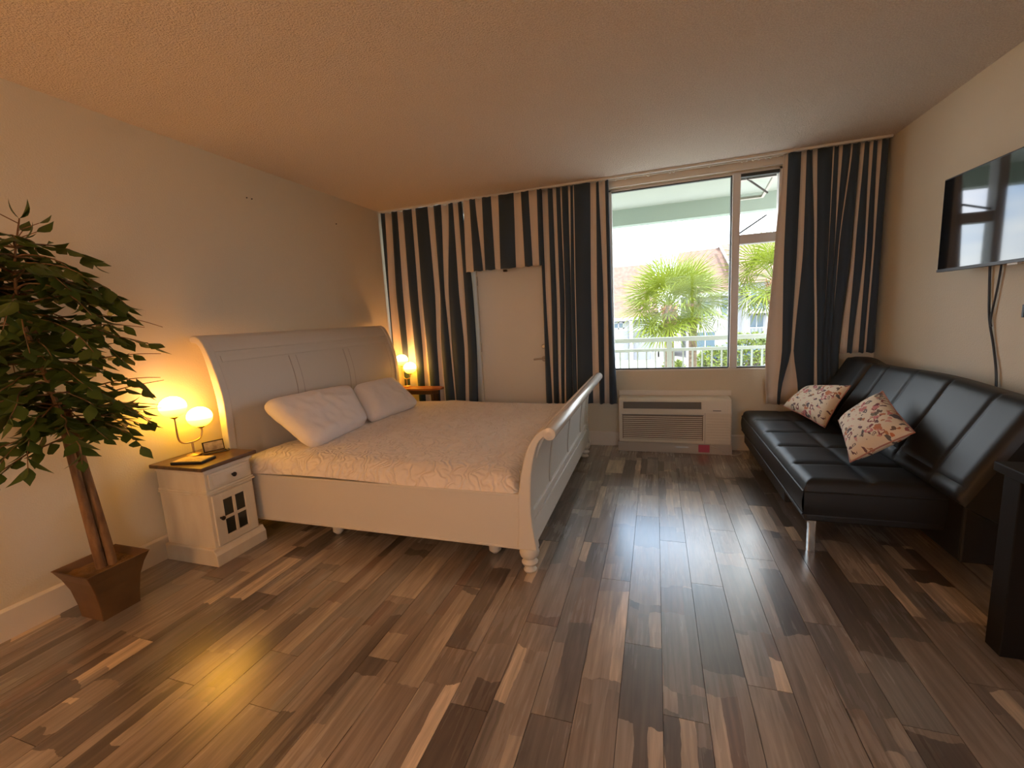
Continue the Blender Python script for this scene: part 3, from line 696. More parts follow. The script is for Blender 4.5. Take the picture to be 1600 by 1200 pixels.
tag(MB().tube(smooth_path([(-2.545, 1.80, .580), (-2.50, 1.86, .580), (-2.47, 1.90, .580), (-2.52, 1.935, .580), (-2.60, 1.94, .579), (-2.66, 1.94, .579)], 8), .003, 6).build('lamp_cord', M['black'], None, origin=(-2.5, 1.86, .577)), 'thin black lamp cord looping over the back of the nightstand top', 'cord')

# side table by the far curtain
stb = empty('side_table', (-2.36, 3.93, 0), 'small orange wood side table in the corner between bed and curtain', 'side table')
oct_ = [(-2.69, 3.865), (-2.51, 3.865), (-2.13, 3.865), (-2.07, 3.93), (-2.07, 4.00), (-2.13, 4.05), (-2.69, 4.05)]
MB().prism(oct_, 2, .600, .620).build('top', M['orangewood'], stb, bevel=.003)
MB().prism([(-2.56, 3.90), (-2.16, 3.90), (-2.11, 3.95), (-2.16, 4.02), (-2.56, 4.02)], 2, .555, .600).build('apron', M['dkwood'], stb, bevel=.002)
for (x, y) in ((-2.54, 3.91), (-2.16, 3.92), (-2.54, 4.0), (-2.16, 4.0)):
    MB().frustum(x, y, 0, .56, .011, .011, .017, .017).build('leg', M['dkwood'], stb, bevel=.002)

# ------------------------------------------------------------------ air conditioner
ac = empty('air_conditioner', (.14, D - .1, 0), 'cream through wall air conditioner under the window', 'air conditioner')
AX0, AX1, AY = -.325, .613, 4.02
pr = [(D - .001, .095), (AY + .004, .095), (AY, .105), (AY, .375), (AY + .022, .478), (AY + .032, .492), (AY + .05, .498), (D - .001, .498)]
MB().prism(pr, 0, AX0, AX1).build('housing', M['ac'], ac, bevel=.007)
MB().box(AX0 - .012, AX1 + .012, AY + .025, D - .002, .0, .094).build('base_panel', M['acbase'], ac, bevel=.003)
def slant(mb, xa, xb, za, zb, out0, out1):
    def yy(z): return AY + (z - .375) * .022 / .103
    return mb.hexa([(x, yy(z) - o_, z - o_ * .2) for z in (za, zb) for o_ in (out1, out0) for x in (xa, xb)])
slant(MB(), -.285, .375, .408, .472, -.002, .0012).build('outlet_recess', M['acdark'], ac)
for k in range(5): slant(MB(), -.28, .37, .412 + k * .012, .4175 + k * .012, -.002, .006).build('outlet_louvre', M['acgrille'], ac)
sl = MB(); slant(sl, -.29, .38, .404, .409, 0, .007); slant(sl, -.29, .38, .471, .475, 0, .007); slant(sl, -.29, -.284, .404, .475, 0, .007); slant(sl, .374, .38, .404, .475, 0, .007)
sl.build('outlet_surround', M['ac'], ac)
MB().box(-.292, .388, AY - .0012, AY + .002, .128, .350).build('intake_recess', M['acdark'], ac)
for k in range(12): MB().box(-.286, .382, AY - .008, AY + .001, .132 + k * .0182, .142 + k * .0182).build('intake_slat', M['ac'], ac, bevel=.002)
sd_ = MB(); sd_.box(-.296, .392, AY - .004, AY, .352, .358)
sd_.box(.402, .404, AY - .0005, AY + .001, .10, .375); sd_.build('seam', M['acgrille'], ac)
cdr = slant(MB(), .415, .572, .392, .480, 0, .004).build('control_door', M['ac'], ac, bevel=.002)
slant(MB(), .465, .530, .396, .401, .004, .0055).build('finger_pull', M['black'], cdr)
for k in range(9): MB().box(.415, .60, AY - .003, AY + .001, .135 + k * .024, .146 + k * .024).build('side_slat', M['ac'], ac, bevel=.0015)
MB().box(.17, .275, AY + .0245, AY + .026, .052, .062).build('name_plate', M['nickel'], ac)
MB().box(AX0 - .01, AX1 + .02, D - .012, D, .498, .545).build('wall_sleeve', M['trim'], ac, bevel=.003)
tag(MB().box(.355, .445, AY + .018, AY + .024, .018, .085).build('pink_tag', M['pink'], None, bevel=.001, origin=(.4, AY + .02, .018)), 'small pink tag on the base of the air conditioner', 'tag')
tag(MB().tube(smooth_path([(.45, AY + .01, .080), (.52, AY - .01, .06), (.58, AY - .02, .03), (.63, AY - .01, .012), (.68, AY + .03, .008), (.72, AY + .1, .008)], 8), .0055, 8).build('power_cord', M['acbase'], None, origin=(.58, AY, .008)), 'pale power cord hanging from the air conditioner towards the sofa', 'cord')

# ------------------------------------------------------------------ sofa bed
sofa = empty('sofa_bed', (1.15, 3.2, 0), 'black leather tufted sofa bed against the right wall', 'sofa')
SX0, SX1, SY0, SY1 = .700, 1.28, 2.41, 4.07
seamsY = [2.41, 2.70, 3.03, 3.36, 3.70, 4.07]; midX = .985
def pad(s, e0, e1, r, depth):     # soft section between two seams: 0 at seam, 1 inside
    t = min(s - e0, e1 - s) / r
    return 1 - (1 - min(1, max(0, t))) ** 2.2
def seat_top(x, y):
    for a, c_ in zip(seamsY, seamsY[1:]):
        if a <= y <= c_: k = pad(y, a, c_, .05, 1); break
    else: k = 0
    kx = pad(x, SX0, midX, .055, 1) if x < midX else pad(x, midX, SX1 + .1, .055, 1)
    edge = min(x - SX0, y - SY0, SY1 - y)
    r = .05; e = 1 if edge > r else math.sqrt(max(0, 1 - (1 - max(edge, 0) / r) ** 2))
    inner = .72 + .28 * min(k, kx)
    return .352 + .052 * e + .013 * (min(k, kx) - 1) * (1 if edge > .03 else .3) + .004 * noise.noise(Vector((x * 6, y * 6, 1)))
sb = MB(); nx, ny = 60, 190
def sfn(u, v):
    x = SX0 + (SX1 - SX0) * u; y = SY0 + (SY1 - SY0) * v; return (x, y, seat_top(x, y))
sb.grid(sfn, nx, ny)
sb.grid(lambda u, v: (SX0 - .008 * math.sin(PI * v), SY0 + (SY1 - SY0) * u, .225 + (.352 - .002 - .225) * v), ny, 6)
sb.grid(lambda u, v: (SX0 + (SX1 - SX0) * u, SY0 - .008 * math.sin(PI * v), .225 + (.350 - .225) * v), nx, 6)
sb.grid(lambda u, v: (SX0 + (SX1 - SX0) * u, SY1 + .006 * math.sin(PI * v), .225 + (.350 - .225) * v), nx, 6)
sb.add([(SX0, SY0, .225), (SX1, SY0, .225), (SX1, SY1, .225), (SX0, SY1, .225)], [(0, 3, 2, 1)], False)
sb.build('seat_cushion', M['leather'], sofa)
pth = [(SX0 - .002, SY0 + .002, .345), (SX0 - .002, SY1 - .002, .345)]
MB().tube(pth, .005, 6).build('piping', M['leather'], sofa)
MB().tube([(SX0, SY0 - .002, .345), (SX1, SY0 - .002, .345)], .005, 6).build('piping', M['leather'], sofa)
MB().tube([(SX0 - .002, SY0, .226), (SX0 - .002, SY1, .226)], .004, 6).build('piping', M['leather'], sofa)
MB().box(SX0 + .015, SX1 + .10, 2.80, SY1 - .03, .118, .225).build('base_box', M['leather_dark'], sofa, bevel=.01)
MB().box(SX0 + .01, SX1 + .10, SY0 + .01, 2.79, .185, .225).build('base_box', M['leather_dark'], sofa, bevel=.01)
# reclined split back
def back_section(y0, y1, seams):
    base = Vector((1.215, 0, .40)); top = Vector((1.455, 0, .845)); th = .13
    d = (top - base); Ln = d.length; d.normalize(); nrm = Vector((-d.z, 0, d.x))
    def surf(u, v, front=True):
        y = y0 + (y1 - y0) * v; s = u * Ln
        k = 1
        for a, c_ in zip(seams, seams[1:]):
            if a <= y <= c_: k = pad(y, a, c_, .03, 1)
        kk = 1 if u > .16 else pad(s, 0, Ln * .16, .05, 1)
        edge = min(s, Ln - s, y - y0, y1 - y); r = .055
        e = 1 if edge > r else math.sqrt(max(0, 1 - (1 - max(edge, 0) / r) ** 2))
        off = .045 * e + .011 * (min(k, kk) - 1) * (1 if edge > .02 else .2)
        sagt = .012 * math.cos((y - y0) / (y1 - y0) * PI * 2)
        p = base + d * s + nrm * off; return (p.x, y, p.z - (sagt * u))
    nn = int((y1 - y0) * 130); m_ = MB(); m_.grid(surf, 34, nn)
    def strip(ufix):
        def g_(u, v):
            y = y0 + (y1 - y0) * u; f0 = Vector(surf(ufix, u)); bk2 = f0 - nrm * th; mid2 = f0.lerp(bk2, v)
            return tuple(mid2 + d * (.02 * math.sin(PI * v) * (1 if ufix > .5 else -.3)))
        return g_
    m_.grid(strip(1.0), nn, 6); m_.grid(strip(0.0), nn, 2)
    for vf in (0, 1):
        def g2_(u, v):
            f0 = Vector(surf(u, vf)); return tuple(f0 - nrm * th * v)
        m_.grid(g2_, 34, 3)
    m_.grid(lambda u, v: tuple(Vector(surf(u, v)) * 1.0 - nrm * (th) ) if True else 0, 2, 2)
    return m_.build('back_cushion', M['leather'], sofa)
back_section(3.635, 4.04, [3.635, 4.04])
back_section(2.20, 3.615, [2.20, 2.42, 2.74, 3.055, 3.375, 3.615])
MB().box(1.27, 1.60, 2.30, 4.03, .10, .40).build('rear_frame', M['leather_dark'], sofa, bevel=.01)
lg = [(.712, 2.47), (1.36, 2.60), (.712, 3.98), (1.36, 3.98)]
for (x, y) in lg:
    m_ = MB(); m_.prism([(x + .03, 0), (x + .062, 0), (x + .062, .226), (x - .004, .226), (x - .004, .212), (x + .03, .155)], 1, y - .018, y + .018)
    m_.build('chrome_leg', M['chrome'], sofa, bevel=.003)

cushA = [(.965, 3.90, .455), (1.09, 3.33, .440), (1.245, 3.40, .695), (1.14, 3.98, .625)]
cushB = [(1.105, 3.20, .455), (.965, 2.60, .450), (1.235, 2.68, .650), (1.215, 3.02, .760)]
pillow('throw_cushion', 'cream throw cushion with small maroon and navy motifs, nearer the curtain on the sofa', [(.955, 3.88, .475), (1.075, 3.35, .440), (1.232, 3.42, .712), (1.135, 3.93, .620)], .12, M['motif'], 'cushion', 'printed cushions on the sofa', uv=True, piping=M['seam'], back=M['leather_dark'])  # near-black back face colours in the shadow behind this cushion
pillow('throw_cushion', 'cream throw cushion with maroon and orange motifs, standing tilted nearer the camera on the sofa', [(1.055, 3.07, .555), (.955, 2.60, .445), (1.19, 2.55, .625), (1.235, 3.00, .748)], .12, M['motif'], 'cushion', 'printed cushions on the sofa', uv=True, piping=M['seam'])

# ------------------------------------------------------------------ television and cables
tv = empty('television', (XR - .04, 3.0, 1.41), 'black flat television mounted on the right wall', 'television')
tva = math.radians(1.5); tpiv = Vector((1.535, 3.205, 0)); tz0, tz1 = 1.403, 1.905
tm = Matrix.Translation(tpiv) @ Matrix.Rotation(tva, 4, 'Z')      # local: x out from the wall side, y along the screen towards the camera (negative)
MB().box(0, .03, -1.02, 0, tz0, tz1, tm).build('casing', M['black'], tv, bevel=.004)
MB().box(-.0015, .002, -1.012, -.008, tz0 + .016, tz1 - .008, tm).build('screen', M['screen'], tv)
MB().box(-.003, .001, -1.02, 0, tz0, tz0 + .014, tm).build('lower_bezel', M['darkmetal'], tv, bevel=.001)
MB().box(.03, .058, -.75, -.45, 1.55, 1.85, tm).build('wall_bracket', M['black'], tv)
MB().box(.001, .02, -.57, -.51, tz0 - .008, tz0 + .002, tm).build('sensor', M['whiteplastic'], tv)
cx_ = XR - .012
tag(MB().tube(smooth_path([(cx_, 2.985, 1.44), (cx_ + .003, 2.975, 1.30), (cx_, 2.945, 1.14), (cx_ + .003, 2.90, 1.0), (cx_, 2.855, .86), (cx_, 2.84, .70), (cx_, 2.82, .30), (cx_ - .005, 2.81, .14)], 8), .0055, 8).build('television_cable', M['black'], None, origin=(cx_, 2.9, 1)), 'long black cable running down the wall from television to sofa', 'cable')
tag(MB().tube(smooth_path([(cx_, 2.90, 1.44), (cx_ + .002, 2.915, 1.30), (cx_, 2.935, 1.145), (cx_, 2.925, 1.10)], 8), .0045, 8).build('television_cable', M['black'], None, origin=(cx_, 2.92, 1.1)), 'short black cable joining the longer one below the television', 'cable')
tag(MB().box(XR - .010, XR, 2.728, 2.742, 1.15, 1.21).build('wall_switch', M['black'], None, bevel=.002, origin=(XR, 2.75, 1.14)), 'dark switch on the right wall at the picture edge', 'switch')

# ------------------------------------------------------------------ black table, box under it
tbl = empty('console_table', (1.39, 1.45, 0), 'black square legged table at the right edge against the wall', 'table')
MB().box(1.13, XR - .018, .92, 1.925, .655, .69).build('table_top', M['blackwood'], tbl, bevel=.004)
MB().box(1.16, XR - .05, .95, 1.89, .585, .655).build('apron', M['blackwood'], tbl, bevel=.002)
for (x, y) in ((1.15, 1.83), (1.565, 1.83), (1.15, .93), (1.565, .93)):
    MB().box(x, x + .075, y, y + .075, 0, .655).build('leg', M['blackwood'], tbl, bevel=.003)
tag(MB().box(XR - .17, XR - .03, 2.04, 2.17, 0, .12).build('small_box', M['red'], None, bevel=.004, origin=(XR - .1, 2.10, 0)), 'small reddish cardboard box on the floor between sofa and black table', 'box')
tag(MB().tube(smooth_path([(XR - .10, 2.12, .130), (XR - .155, 2.07, .131), (XR - .195, 2.03, .05), (XR - .25, 2.0, .008), (XR - .20, 1.93, .008)], 8), .006, 6).build('loose_cord', M['acbase'], None, origin=(XR - .2, 2.1, .006)), 'pale loose cord draped over the reddish box on the floor', 'cord')

# ------------------------------------------------------------------ floor lamp added unseen behind the camera as warm fill
cl_ = empty('fill_lamp', (-1.7, -1.0, 0), 'added fill lamp with a lit drum shade, unseen behind the camera', 'lamp')
e_ = mat('fill_lamp_glow', (1, .8, .6), .5, emit=((1.0, .50, .20), FILL_GLOW))
MB().lathe([(.14, 0), (.14, .02), (.012, .03), (.011, 1.35)], (-1.7, -1.0, 0), 24).build('pole', M['brass'], cl_)
MB().lathe([(.22, 1.20), (.18, 1.50)], (-1.7, -1.0, 0), 32).build('drum_shade', e_, cl_)

# ------------------------------------------------------------------ ficus
rf = random.Random(5)
fx, fy = -2.47, 1.215
fic = empty('potted_ficus', (fx, fy, 0), 'artificial ficus tree with two twisted trunks in a square bronze pot', 'plant')
pb = MB(); pa = math.radians(0)
def ring(mb, levels):
    vs = []
    for hw, z in levels:
        vs += [(fx - .03 + sx * hw, fy + sy * hw, z) for sx, sy in ((-1, -1), (1, -1), (1, 1), (-1, 1))]
    n = len(levels)
    fs = [(i * 4 + k, i * 4 + (k + 1) % 4, (i + 1) * 4 + (k + 1) % 4, (i + 1) * 4 + k) for i in range(n - 1) for k in range(4)]
    mb.add(vs, fs, False); mb.add(vs[:4], [(3, 2, 1, 0)], False)
ring(pb, [(.078, 0), (.082, .06), (.092, .14), (.108, .20), (.126, .245), (.130, .250), (.122, .250), (.105, .215)])
pb.build('pot', M['pot'], fic, bevel=.003)
MB().grid(lambda u, v: (fx - .03 + (u - .5) * .215, fy + (v - .5) * .215, .218 + .012 * noise.noise(Vector((u * 6, v * 6, 0)))), 14, 14).build('moss', M['soil'], fic)
def trunk_path(ph):
    pts = []
    for i in range(16):
        z = .20 + i * .052; a = ph + 1.0 + z * 1.2
        pts.append((fx - .02 + .018 * math.cos(a) - .03 * (z - .2), fy + .020 * math.sin(a) - .04 * (z - .2) + .012, z))
    return pts
for ph in (0, PI):
    p = trunk_path(ph); MB().tube(smooth_path(p, 2), [.021 - .006 * i / 30 for i in range(31)], 9).build('trunk', M['bark'], fic)
crown = Vector((fx - .005, fy - .10, 1.27))
def leaf_mesh(L, W, bend):
    mb = MB(); n = 5; vs = [(0, 0, 0)]; fs = []
    ws = [0, .62, 1.0, .82, .38, 0]
    for i in range(1, n):
        t = i / n; z = -bend * t * t * L; wv = W * .5 * ws[i]
        vs += [(-wv, t * L, z + wv * .25), (0, t * L, z), (wv, t * L, z + wv * .25)]
    vs.append((0, L, -bend * L))
    fs += [(0, 2, 1), (0, 3, 2)]
    for i in range(n - 2):
        o = 1 + 3 * i; fs += [(o, o + 1, o + 4, o + 3), (o + 1, o + 2, o + 5, o + 4)]
    o = 1 + 3 * (n - 2); e = len(vs) - 1; fs += [(o, o + 1, e), (o + 1, o + 2, e)]
    mb.add(vs, fs, True); return mb
leafs = [leaf_mesh(.088, .048, .18), leaf_mesh(.080, .043, .35), leaf_mesh(.096, .046, .05), leaf_mesh(.070, .042, .25)]
leaf_me = [l.mesh('leaf', M['leaf'], recalc=False) for l in leafs]
brm = MB(); stuffm = MB(); leaf_spots = []
tips = []
stem0 = Vector((fx - .04, fy - .025, .90))
leader = smooth_path([stem0, (fx - .03, fy - .06, 1.15), (fx - .02, fy - .10, 1.4), (fx - .01, fy - .09, 1.60), (fx + .0, fy - .05, 1.79)], 6)
brm.tube(leader, [.012 - .0095 * i / (len(leader) - 1) for i in range(len(leader))], 6)
def put_leaf(p, dr, up_=None):
    d = dr.normalized(); dn = Vector((0, 0, -1))
    s = d.cross(dn); s = s.normalized() if s.length > .05 else Vector((1, 0, 0))
    n_ = s.cross(d); roll = rf.uniform(-.7, .7)
    q = Matrix.Rotation(roll, 3, d); s = q @ s; n_ = q @ n_
    m4 = Matrix(((s.x, d.x, n_.x, p.x), (s.y, d.y, n_.y, p.y), (s.z, d.z, n_.z, p.z), (0, 0, 0, 1)))
    tip = p + d * .115
    if tip.x < XL + .03 or p.x < XL + .03 or tip.y > 1.50: return
    leaf_spots.append((m4, rf.randrange(4), rf.uniform(.8, 1.2)))
def inside(p, k=1.0):
    return True
specs = []
for i in range(104):
    t = .02 + .87 * (i / 104) ** 1.05
    specs.append((t, i * 2.399 + rf.uniform(-.3, .3)))
def branch(start, az, length, rise, droop, nl):
    d = Vector((math.cos(az), math.sin(az), 0)); pts = [start]
    for k in range(1, 6):
        t = k / 5; p = start + d * length * t + Vector((0, 0, rise * t - droop * t * t)) + Vector((rf.uniform(-.01, .01), rf.uniform(-.01, .01), 0))
        p.x = max(p.x, XL + .04); pts.append(p)
    sm = smooth_path(pts, 3); brm.tube(sm, [.0045 - .003 * i / (len(sm) - 1) for i in range(len(sm))], 5)
    for k in range(nl):
        t = .22 + .78 * k / max(1, nl - 1); idx = min(len(sm) - 2, int(t * (len(sm) - 1))); p = sm[idx]; tan = (sm[idx + 1] - sm[idx]).normalized()
        side = 1 if k % 2 else -1
        sdv = tan.cross(Vector((0, 0, 1))).normalized() * side
        dr = tan * rf.uniform(.4, 1.0) + sdv * rf.uniform(.5, 1.1) + Vector((0, 0, rf.uniform(-1.1, .1)))
        if k == nl - 1: dr = tan + Vector((0, 0, -.3))
        put_leaf(p, dr)
    return sm
for t, az in specs:
    idx = min(len(leader) - 1, int(t * (len(leader) - 1))); st_ = leader[idx]
    zz = st_.z
    Lm = .40 * math.sin(PI * min(1, max(.12, (1.93 - zz) / 1.25))) + .03
    if math.cos(az) < -.3: Lm *= .6
    branch(Vector(st_), az, Lm * rf.uniform(.75, 1.1), rf.uniform(.05, .16), rf.uniform(.10, .30), int(6 + Lm * 22))
# low drooping sprays towards the lamp and to the left, and the top sprig
branch(Vector((fx - .04, fy - .02, .92)), math.radians(62), .34, .06, .05, 10)
branch(Vector((fx - .04, fy - .02, 1.0)), math.radians(75), .38, .10, .04, 11)
branch(Vector((fx - .04, fy - .02, .95)), math.radians(50), .26, .02, .10, 8)
branch(Vector((fx - .04, fy - .04, .86)), math.radians(-72), .34, -.02, .10, 10)
branch(Vector((fx - .04, fy - .04, .90)), math.radians(-95), .30, .02, .10, 8)
branch(Vector((fx - .03, fy - .02, .84)), math.radians(30), .16, .04, .03, 6)
branch(Vector((fx - .04, fy - .02, .97)), math.radians(84), .40, .05, .10, 12)
branch(Vector((fx - .03, fy - .02, 1.04)), math.radians(66), .36, .14, .10, 11)
branch(Vector((fx - .01, fy - .08, 1.50)), math.radians(80), .36, .06, .16, 9)
tp = leader[-1]
for t, az in ((.86, .3), (.90, 2.6), (.93, 1.2), (.96, -1.6), (.84, -1.0), (.88, 1.7)):
    st_ = Vector(leader[int(t * (len(leader) - 1))]); d_ = Vector((math.cos(az) * .5, math.sin(az), .55)) * .07
    brm.tube([st_, st_ + d_], .0022, 4); put_leaf(st_ + d_, d_ + Vector((0, 0, .0)))
for az, el in ((1.4, 1.1), (-1.4, 1.2), (0.4, .5)): put_leaf(Vector(tp), Vector((math.cos(az) * .6, math.sin(az), el)))
brm.build('branches', M['bark'], fic)['kind'] = 'stuff'
camp = Vector((0, 0, EYE))
leaf_spots.sort(key=lambda t: (t[0].translation - camp).length)
for n_, (m4, k, sc_) in enumerate(leaf_spots):
    m5 = m4 @ Matrix.Scale(sc_, 4)
    if n_ < 296:
        o = bpy.data.objects.new('leaf', leaf_me[k]); COL.objects.link(o); o.parent = fic
        o.matrix_basis = Matrix.Translation(-fic.location) @ m5
    else:
        stuffm.add([m5 @ Vector(v) for v in leafs[k].v], leafs[k].f, True)
if stuffm.v: stuffm.build('foliage', M['leaf'], fic, recalc=False)['kind'] = 'stuff'

# ------------------------------------------------------------------ outside: balcony
YB = D + T
struct(MB().box(-5, 4.5, YB, 5.85, -.15, -.02).build('balcony_floor', M['deck']), 'balcony floor outside the window')
struct(MB().box(-5, 4.5, YB, 5.85, 2.50, 2.62).build('balcony_ceiling', M['balc']), 'pale green underside of the balcony above')
struct(MB().box(-5, 4.5, 5.70, 5.85, 2.315, 2.50).build('balcony_beam', M['beam']), 'green painted beam along the balcony edge above the window view')
struct(MB().box(-5, 4.5, D + T, D + T + .02, 2.42, 2.5).build('trim_2', M['balc']))
rl = empty('balcony_railing', (0, 5.5, -.02), 'pale green metal balcony railing with thin upright balusters', 'railing')
MB().box(-5, 4.5, 5.47, 5.53, .905, .955).build('top_rail', M['rail'], rl, bevel=.004)
MB().box(-5, 4.5, 5.48, 5.52, .790, .825).build('middle_rail', M['rail'], rl, bevel=.003)
MB().box(-5, 4.5, 5.48, 5.52, .06, .095).build('lower_rail', M['rail'], rl, bevel=.003)
bal_me = MB().box(-.009, .009, -.009, .009, 0, .70).mesh('baluster', M['rail'])
x = -3.4
while x < 3.2:
    o = bpy.data.objects.new('baluster', bal_me); COL.objects.link(o); o.parent = rl; o.location = (x, 0, .115); x += .103
for x in (-3.2, -1.52, .155, 1.83, 3.4): MB().box(x - .027, x + .027, 5.478, 5.522, -.02, .905).build('post', M['rail'], rl, bevel=.002)
GZ = -2.75
struct(MB().box(-90, 120, -90, 120, GZ - .2, GZ).build('street', M['street']), 'pale grey parking street below the balcony')
struct(MB().box(-60, 80, 15, 21.5, GZ - .01, GZ + .08).build('lawn', M['lawn']), 'grass strip with palms in front of the balcony')

# palms
def frond_mesh(seed):
    r_ = random.Random(seed); mb = MB()
    Lp = .95; mb.tube([(0, 0, 0), (0, Lp * .5, .05), (0, Lp, 0)], [.022, .015, .012], 4)
    n = 34
    for k in range(n):
        a = math.radians(-128 + 256 * k / (n - 1)) ; Lb = (1.12 - .25 * abs(a) / 2.2) * r_.uniform(.88, 1.08)
        fold = .20 * (1 if k % 2 else -1)
        d = Vector((math.sin(a), math.cos(a), fold * .25)); s = Vector((math.cos(a), -math.sin(a), 0)) * .021
        p0 = Vector((0, Lp, 0)); pm = p0 + d * Lb * .55 + Vector((0, 0, -.04)); pe = p0 + d * Lb + Vector((0, 0, -.20 * r_.uniform(.3, 1.6)))
        mb.add([p0 + s * .2, p0 - s * .2, pm - s, pm + s, pe], [(0, 1, 2, 3), (3, 2, 4)], False)
    return mb.mesh('frond', M['frond'], recalc=False)
fronds = [frond_mesh(s) for s in (1, 2, 3)]
def palm(x, y, zc, label, n, seed, size=1.0):
    r_ = random.Random(seed)
    root = empty('fan_palm', (x, y, GZ + .08), label, 'palm', 'fan palms beyond the balcony')
    hh = zc - GZ - .08
    MB().lathe([(.21, 0), (.17, .3), (.155, hh * .5), (.16, hh - .9), (.22, hh - .55), (.24, hh - .3), (.12, hh)], (x, y, GZ + .08), 14).build('trunk', M['palmtrunk'], root)
    bt_ = MB()
    for k in range(34):
        a = k * 2.4; z = zc - .85 + k * .020; rr = .17 + .05 * (k / 34)
        bt_.tube([(x + rr * math.cos(a), y + rr * math.sin(a), z), (x + (rr + .05) * math.cos(a + .4), y + (rr + .05) * math.sin(a + .4), z + .16), (x + (rr + .11) * math.cos(a + .6), y + (rr + .11) * math.sin(a + .6), z + .27)], [.035, .026, .016], 4)
    b_ = bt_.build('frond_bases', M['boot'], root); b_['kind'] = 'stuff'
    for k in range(n):
        t = (k + .5) / n; el = math.radians(80 - 128 * t ** .9); az = k * 2.39996 + r_.uniform(-.2, .2)
        o = bpy.data.objects.new('frond', fronds[k % 3]); COL.objects.link(o); o.parent = root
        s = size * r_.uniform(.85, 1.08)
        o.matrix_basis = Matrix.Translation((0, 0, hh - .10)) @ Matrix.Rotation(az, 4, 'Z') @ Matrix.Rotation(el, 4, 'X') @ Matrix.Rotation(r_.uniform(-.5, .5), 4, 'Y') @ Matrix.Scale(s, 4)
palm(.47, 16.6, 1.45, 'fan palm with full round crown and brown trunk left of the mullion', 44, 1, 1.08)
palm(1.42, 19.0, 1.55, 'fan palm with slim grey trunk just behind the fuller one', 26, 2, .95)
palm(3.95, 17.6, 2.15, 'fan palm seen through the narrow right pane', 30, 3, 1.05)

# houses
def window_unit(parent, x0, x1, z0, z1, y, mull=True):
    fr_ = MB(); t = .09
    fr_.box(x0, x1, y - .06, y, z0, z0 + t).box(x0, x1, y - .06, y, z1 - t, z1).box(x0, x0 + t, y - .06, y, z0, z1).box(x1 - t, x1, y - .06, y, z0, z1)
    if mull: fr_.box((x0 + x1) / 2 - .04, (x0 + x1) / 2 + .04, y - .06, y, z0, z1)
    f_ = fr_.build('window', M['stucco'], parent)
    MB().box(x0 + t, x1 - t, y - .03, y - .005, z0 + t, z1 - t).build('pane', M['houseglass'], f_)
HY = 38.0
ha = empty('townhouse', (-2.2, HY, GZ), 'white townhouse with pinkish tiled roof at the left of the window view', 'building')
MB().box(-9.5, .1, HY, HY + 9, GZ, 1.2).build('wall', M['stucco'], ha)
MB().hexa([(-9.7, HY - .4, .75), (.3, HY - .4, .75), (-9.7, HY + 9, .75), (.3, HY + 9, .75), (-9.2, HY + 1.8, 5.15), (-.3, HY + 1.8, 5.15), (-9.2, HY + 7, 5.15), (-.3, HY + 7, 5.15)]).build('roof', M['roof'], ha)
MB().box(-9.7, .3, HY - .5, HY - .4, .55, .8).build('fascia', M['stucco'], ha)
for (a, c_) in ((-3.9, -2.0), (-1.75, -.35)): MB().box(a, c_, HY - .04, HY, GZ, -.3).build('garage_door', M['housedark'], ha)
window_unit(ha, -3.4, -2.5, -.1, .45, HY)
for x in (-1.9, .02): MB().box(x - .14, x + .14, HY - .5, HY - .2, GZ, .6).build('pillar', M['stucco'], ha)
MB().box(.3, 1.5, HY + 2, HY + 8, GZ, .1).build('low_wing', M['stucco'], ha)
hb = empty('townhouse', (6, HY - 1, GZ), 'taller white townhouse with tiled roofs and balconies behind the palms', 'building')
y0 = HY - 1
MB().box(2.4, 6.4, y0 + 1.5, y0 + 10, GZ, 2.6).build('wall', M['stucco'], hb)
MB().box(6.4, 13.5, y0, y0 + 10, GZ, 3.4).build('wall', M['stucco'], hb)
MB().hexa([(1.6, y0 + 1.0, 2.3), (6.5, y0 + 1.0, 2.3), (1.6, y0 + 9, 2.3), (6.5, y0 + 9, 2.3), (1.95, y0 + 3, 5.9), (5.5, y0 + 3, 6.0), (1.95, y0 + 8, 5.9), (5.5, y0 + 8, 6.0)]).build('roof', M['roof'], hb)
MB().hexa([(4.95, y0 + 2.6, 6.0), (5.05, y0 + 2.6, 6.0), (4.95, y0 + 3.0, 6.0), (5.05, y0 + 3.0, 6.0), (4.70, y0 + 2.8, 6.1), (4.82, y0 + 2.8, 6.1), (4.70, y0 + 3, 6.1), (4.82, y0 + 3, 6.1)]).build('ridge_cap', M['stucco'], hb)
MB().tube([(4.80, y0 + 2.2, 6.2), (6.20, y0 + .0, 2.5)], .10, 5).build('rake_board', M['stucco'], hb)
MB().hexa([(6.1, y0 - .5, 2.9), (13.8, y0 - .5, 2.9), (6.1, y0 + 9, 2.9), (13.8, y0 + 9, 2.9), (5.0, y0 + 3, 6.2), (13.2, y0 + 3, 6.2), (5.0, y0 + 7, 6.2), (13.2, y0 + 7, 6.2)]).build('roof', M['roof'], hb)
MB().box(1.5, 6.2, y0 + .8, y0 + 1.0, 2.1, 2.4).build('fascia', M['stucco'], hb)
window_unit(hb, 2.8, 4.2, .6, 1.8, y0 + 1.5); window_unit(hb, 4.9, 5.9, .5, 2.0, y0 + 1.5); window_unit(hb, 3.0, 4.6, -2.0, -.6, y0 + 1.5)
window_unit(hb, 6.65, 7.7, .9, 2.5, y0); window_unit(hb, 6.65, 7.7, -1.0, .6, y0); window_unit(hb, 9.2, 10.6, .9, 2.5, y0)
MB().box(6.5, 7.9, y0 - .9, y0, -1.25, -1.1).build('balcony_slab', M['stucco'], hb)
MB().box(6.5, 7.9, y0 - .9, y0, .65, .8).build('balcony_slab', M['stucco'], hb)
for x in (7.95, 8.35, 8.7): MB().box(x - .08, x + .08, y0 - 1.0, y0 - .8, GZ, 2.9).build('column', M['stucco'], hb)
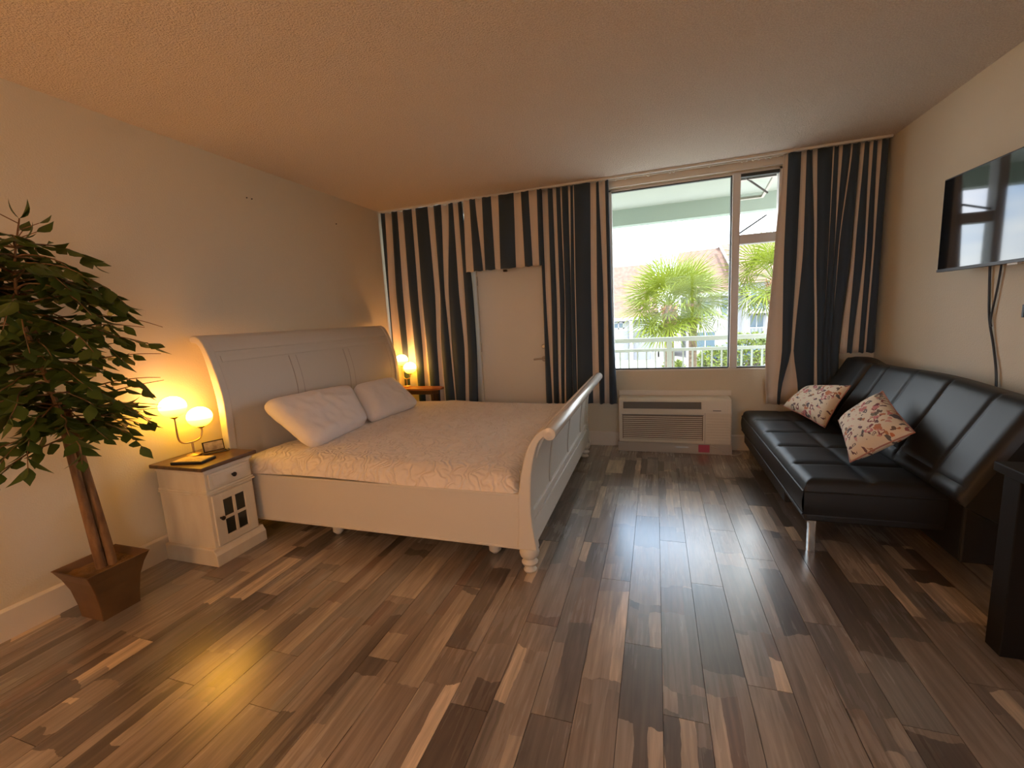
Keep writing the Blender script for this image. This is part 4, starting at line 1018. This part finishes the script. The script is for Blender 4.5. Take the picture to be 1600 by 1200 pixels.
for k in range(14):
    MB().box(6.5 + k * .1, 6.53 + k * .1, y0 - .9, y0 - .87, -1.1, -.4).build('baluster', M['rail'], hb)
MB().box(6.5, 7.9, y0 - .92, y0 - .86, -.4, -.34).build('balcony_rail', M['rail'], hb)

# car on the street
car = empty('car', (5.0, 33, GZ), 'dark blue car parked in front of the taller townhouse', 'car')
cp = [(2.9, .25), (2.9, .75), (3.2, .90), (4.0, 1.0), (4.55, 1.45), (6.0, 1.50), (6.7, 1.0), (7.0, .95), (7.05, .30)]
MB().prism([(a, GZ + z) for a, z in cp], 1, 32.2, 33.9).build('body', M['carblue'], car, bevel=.06)
MB().prism([(4.25, GZ + 1.02), (4.62, GZ + 1.40), (5.95, GZ + 1.44), (6.45, GZ + 1.02)], 1, 32.18, 33.92).build('windows', M['houseglass'], car)
for x in (3.7, 6.3):
    for y in (32.15, 33.75): MB().lathe([(.10, 0), (.33, .01), (.33, .2), (.1, .21)], (x, y, GZ + .33), 18, ry).build('wheel', M['tyre'], car)

# shrubs
def shrub(x, y, rx_, rz_, label, seed, n=900):
    r_ = random.Random(seed); mb = MB(); z0 = GZ
    root = empty('shrub', (x, y, z0), label, 'shrub', 'shrubs below the balcony')
    for k in range(n):
        a = r_.uniform(0, 2 * PI); u = r_.uniform(-.5, 1); rr = math.sqrt(max(0, 1 - u * u * .8)) * r_.uniform(.6, 1.05)
        p = Vector((x + rx_ * rr * math.cos(a), y + rx_ * .7 * rr * math.sin(a), z0 + rz_ * (.55 + .45 * u)))
        d = Vector((r_.uniform(-1, 1), r_.uniform(-1, 1), r_.uniform(-.2, 1))).normalized(); s = d.orthogonal().normalized() * .05
        mb.add([p, p + d * .12 + s, p + d * .26, p + d * .12 - s], [(0, 1, 2, 3)], False)
    f_ = mb.build('foliage', M['shrub'], root, recalc=False); f_['kind'] = 'stuff'
    st2 = MB()
    for k in range(7):
        a = k * .9; st2.tube([(x + .1 * math.cos(a), y + .1 * math.sin(a), z0), (x + rx_ * .6 * math.cos(a), y + rx_ * .4 * math.sin(a), z0 + rz_ * .7)], [.03, .012], 5)
    st2.build('stems', M['palmtrunk'], root)
shrub(2.95, 25, .9, 1.9, 'yellow green shrub left of the window mullion', 1)
shrub(4.75, 26, 1.2, 2.5, 'tall yellow green shrub behind the narrow right pane', 2, 1400)
shrub(7.3, 25, 1.0, 2.2, 'yellow green shrub furthest right in the narrow pane', 3)
shrub(1.0, 27, .6, 1.0, 'low yellow green shrub beside the palm trunk', 4, 500)
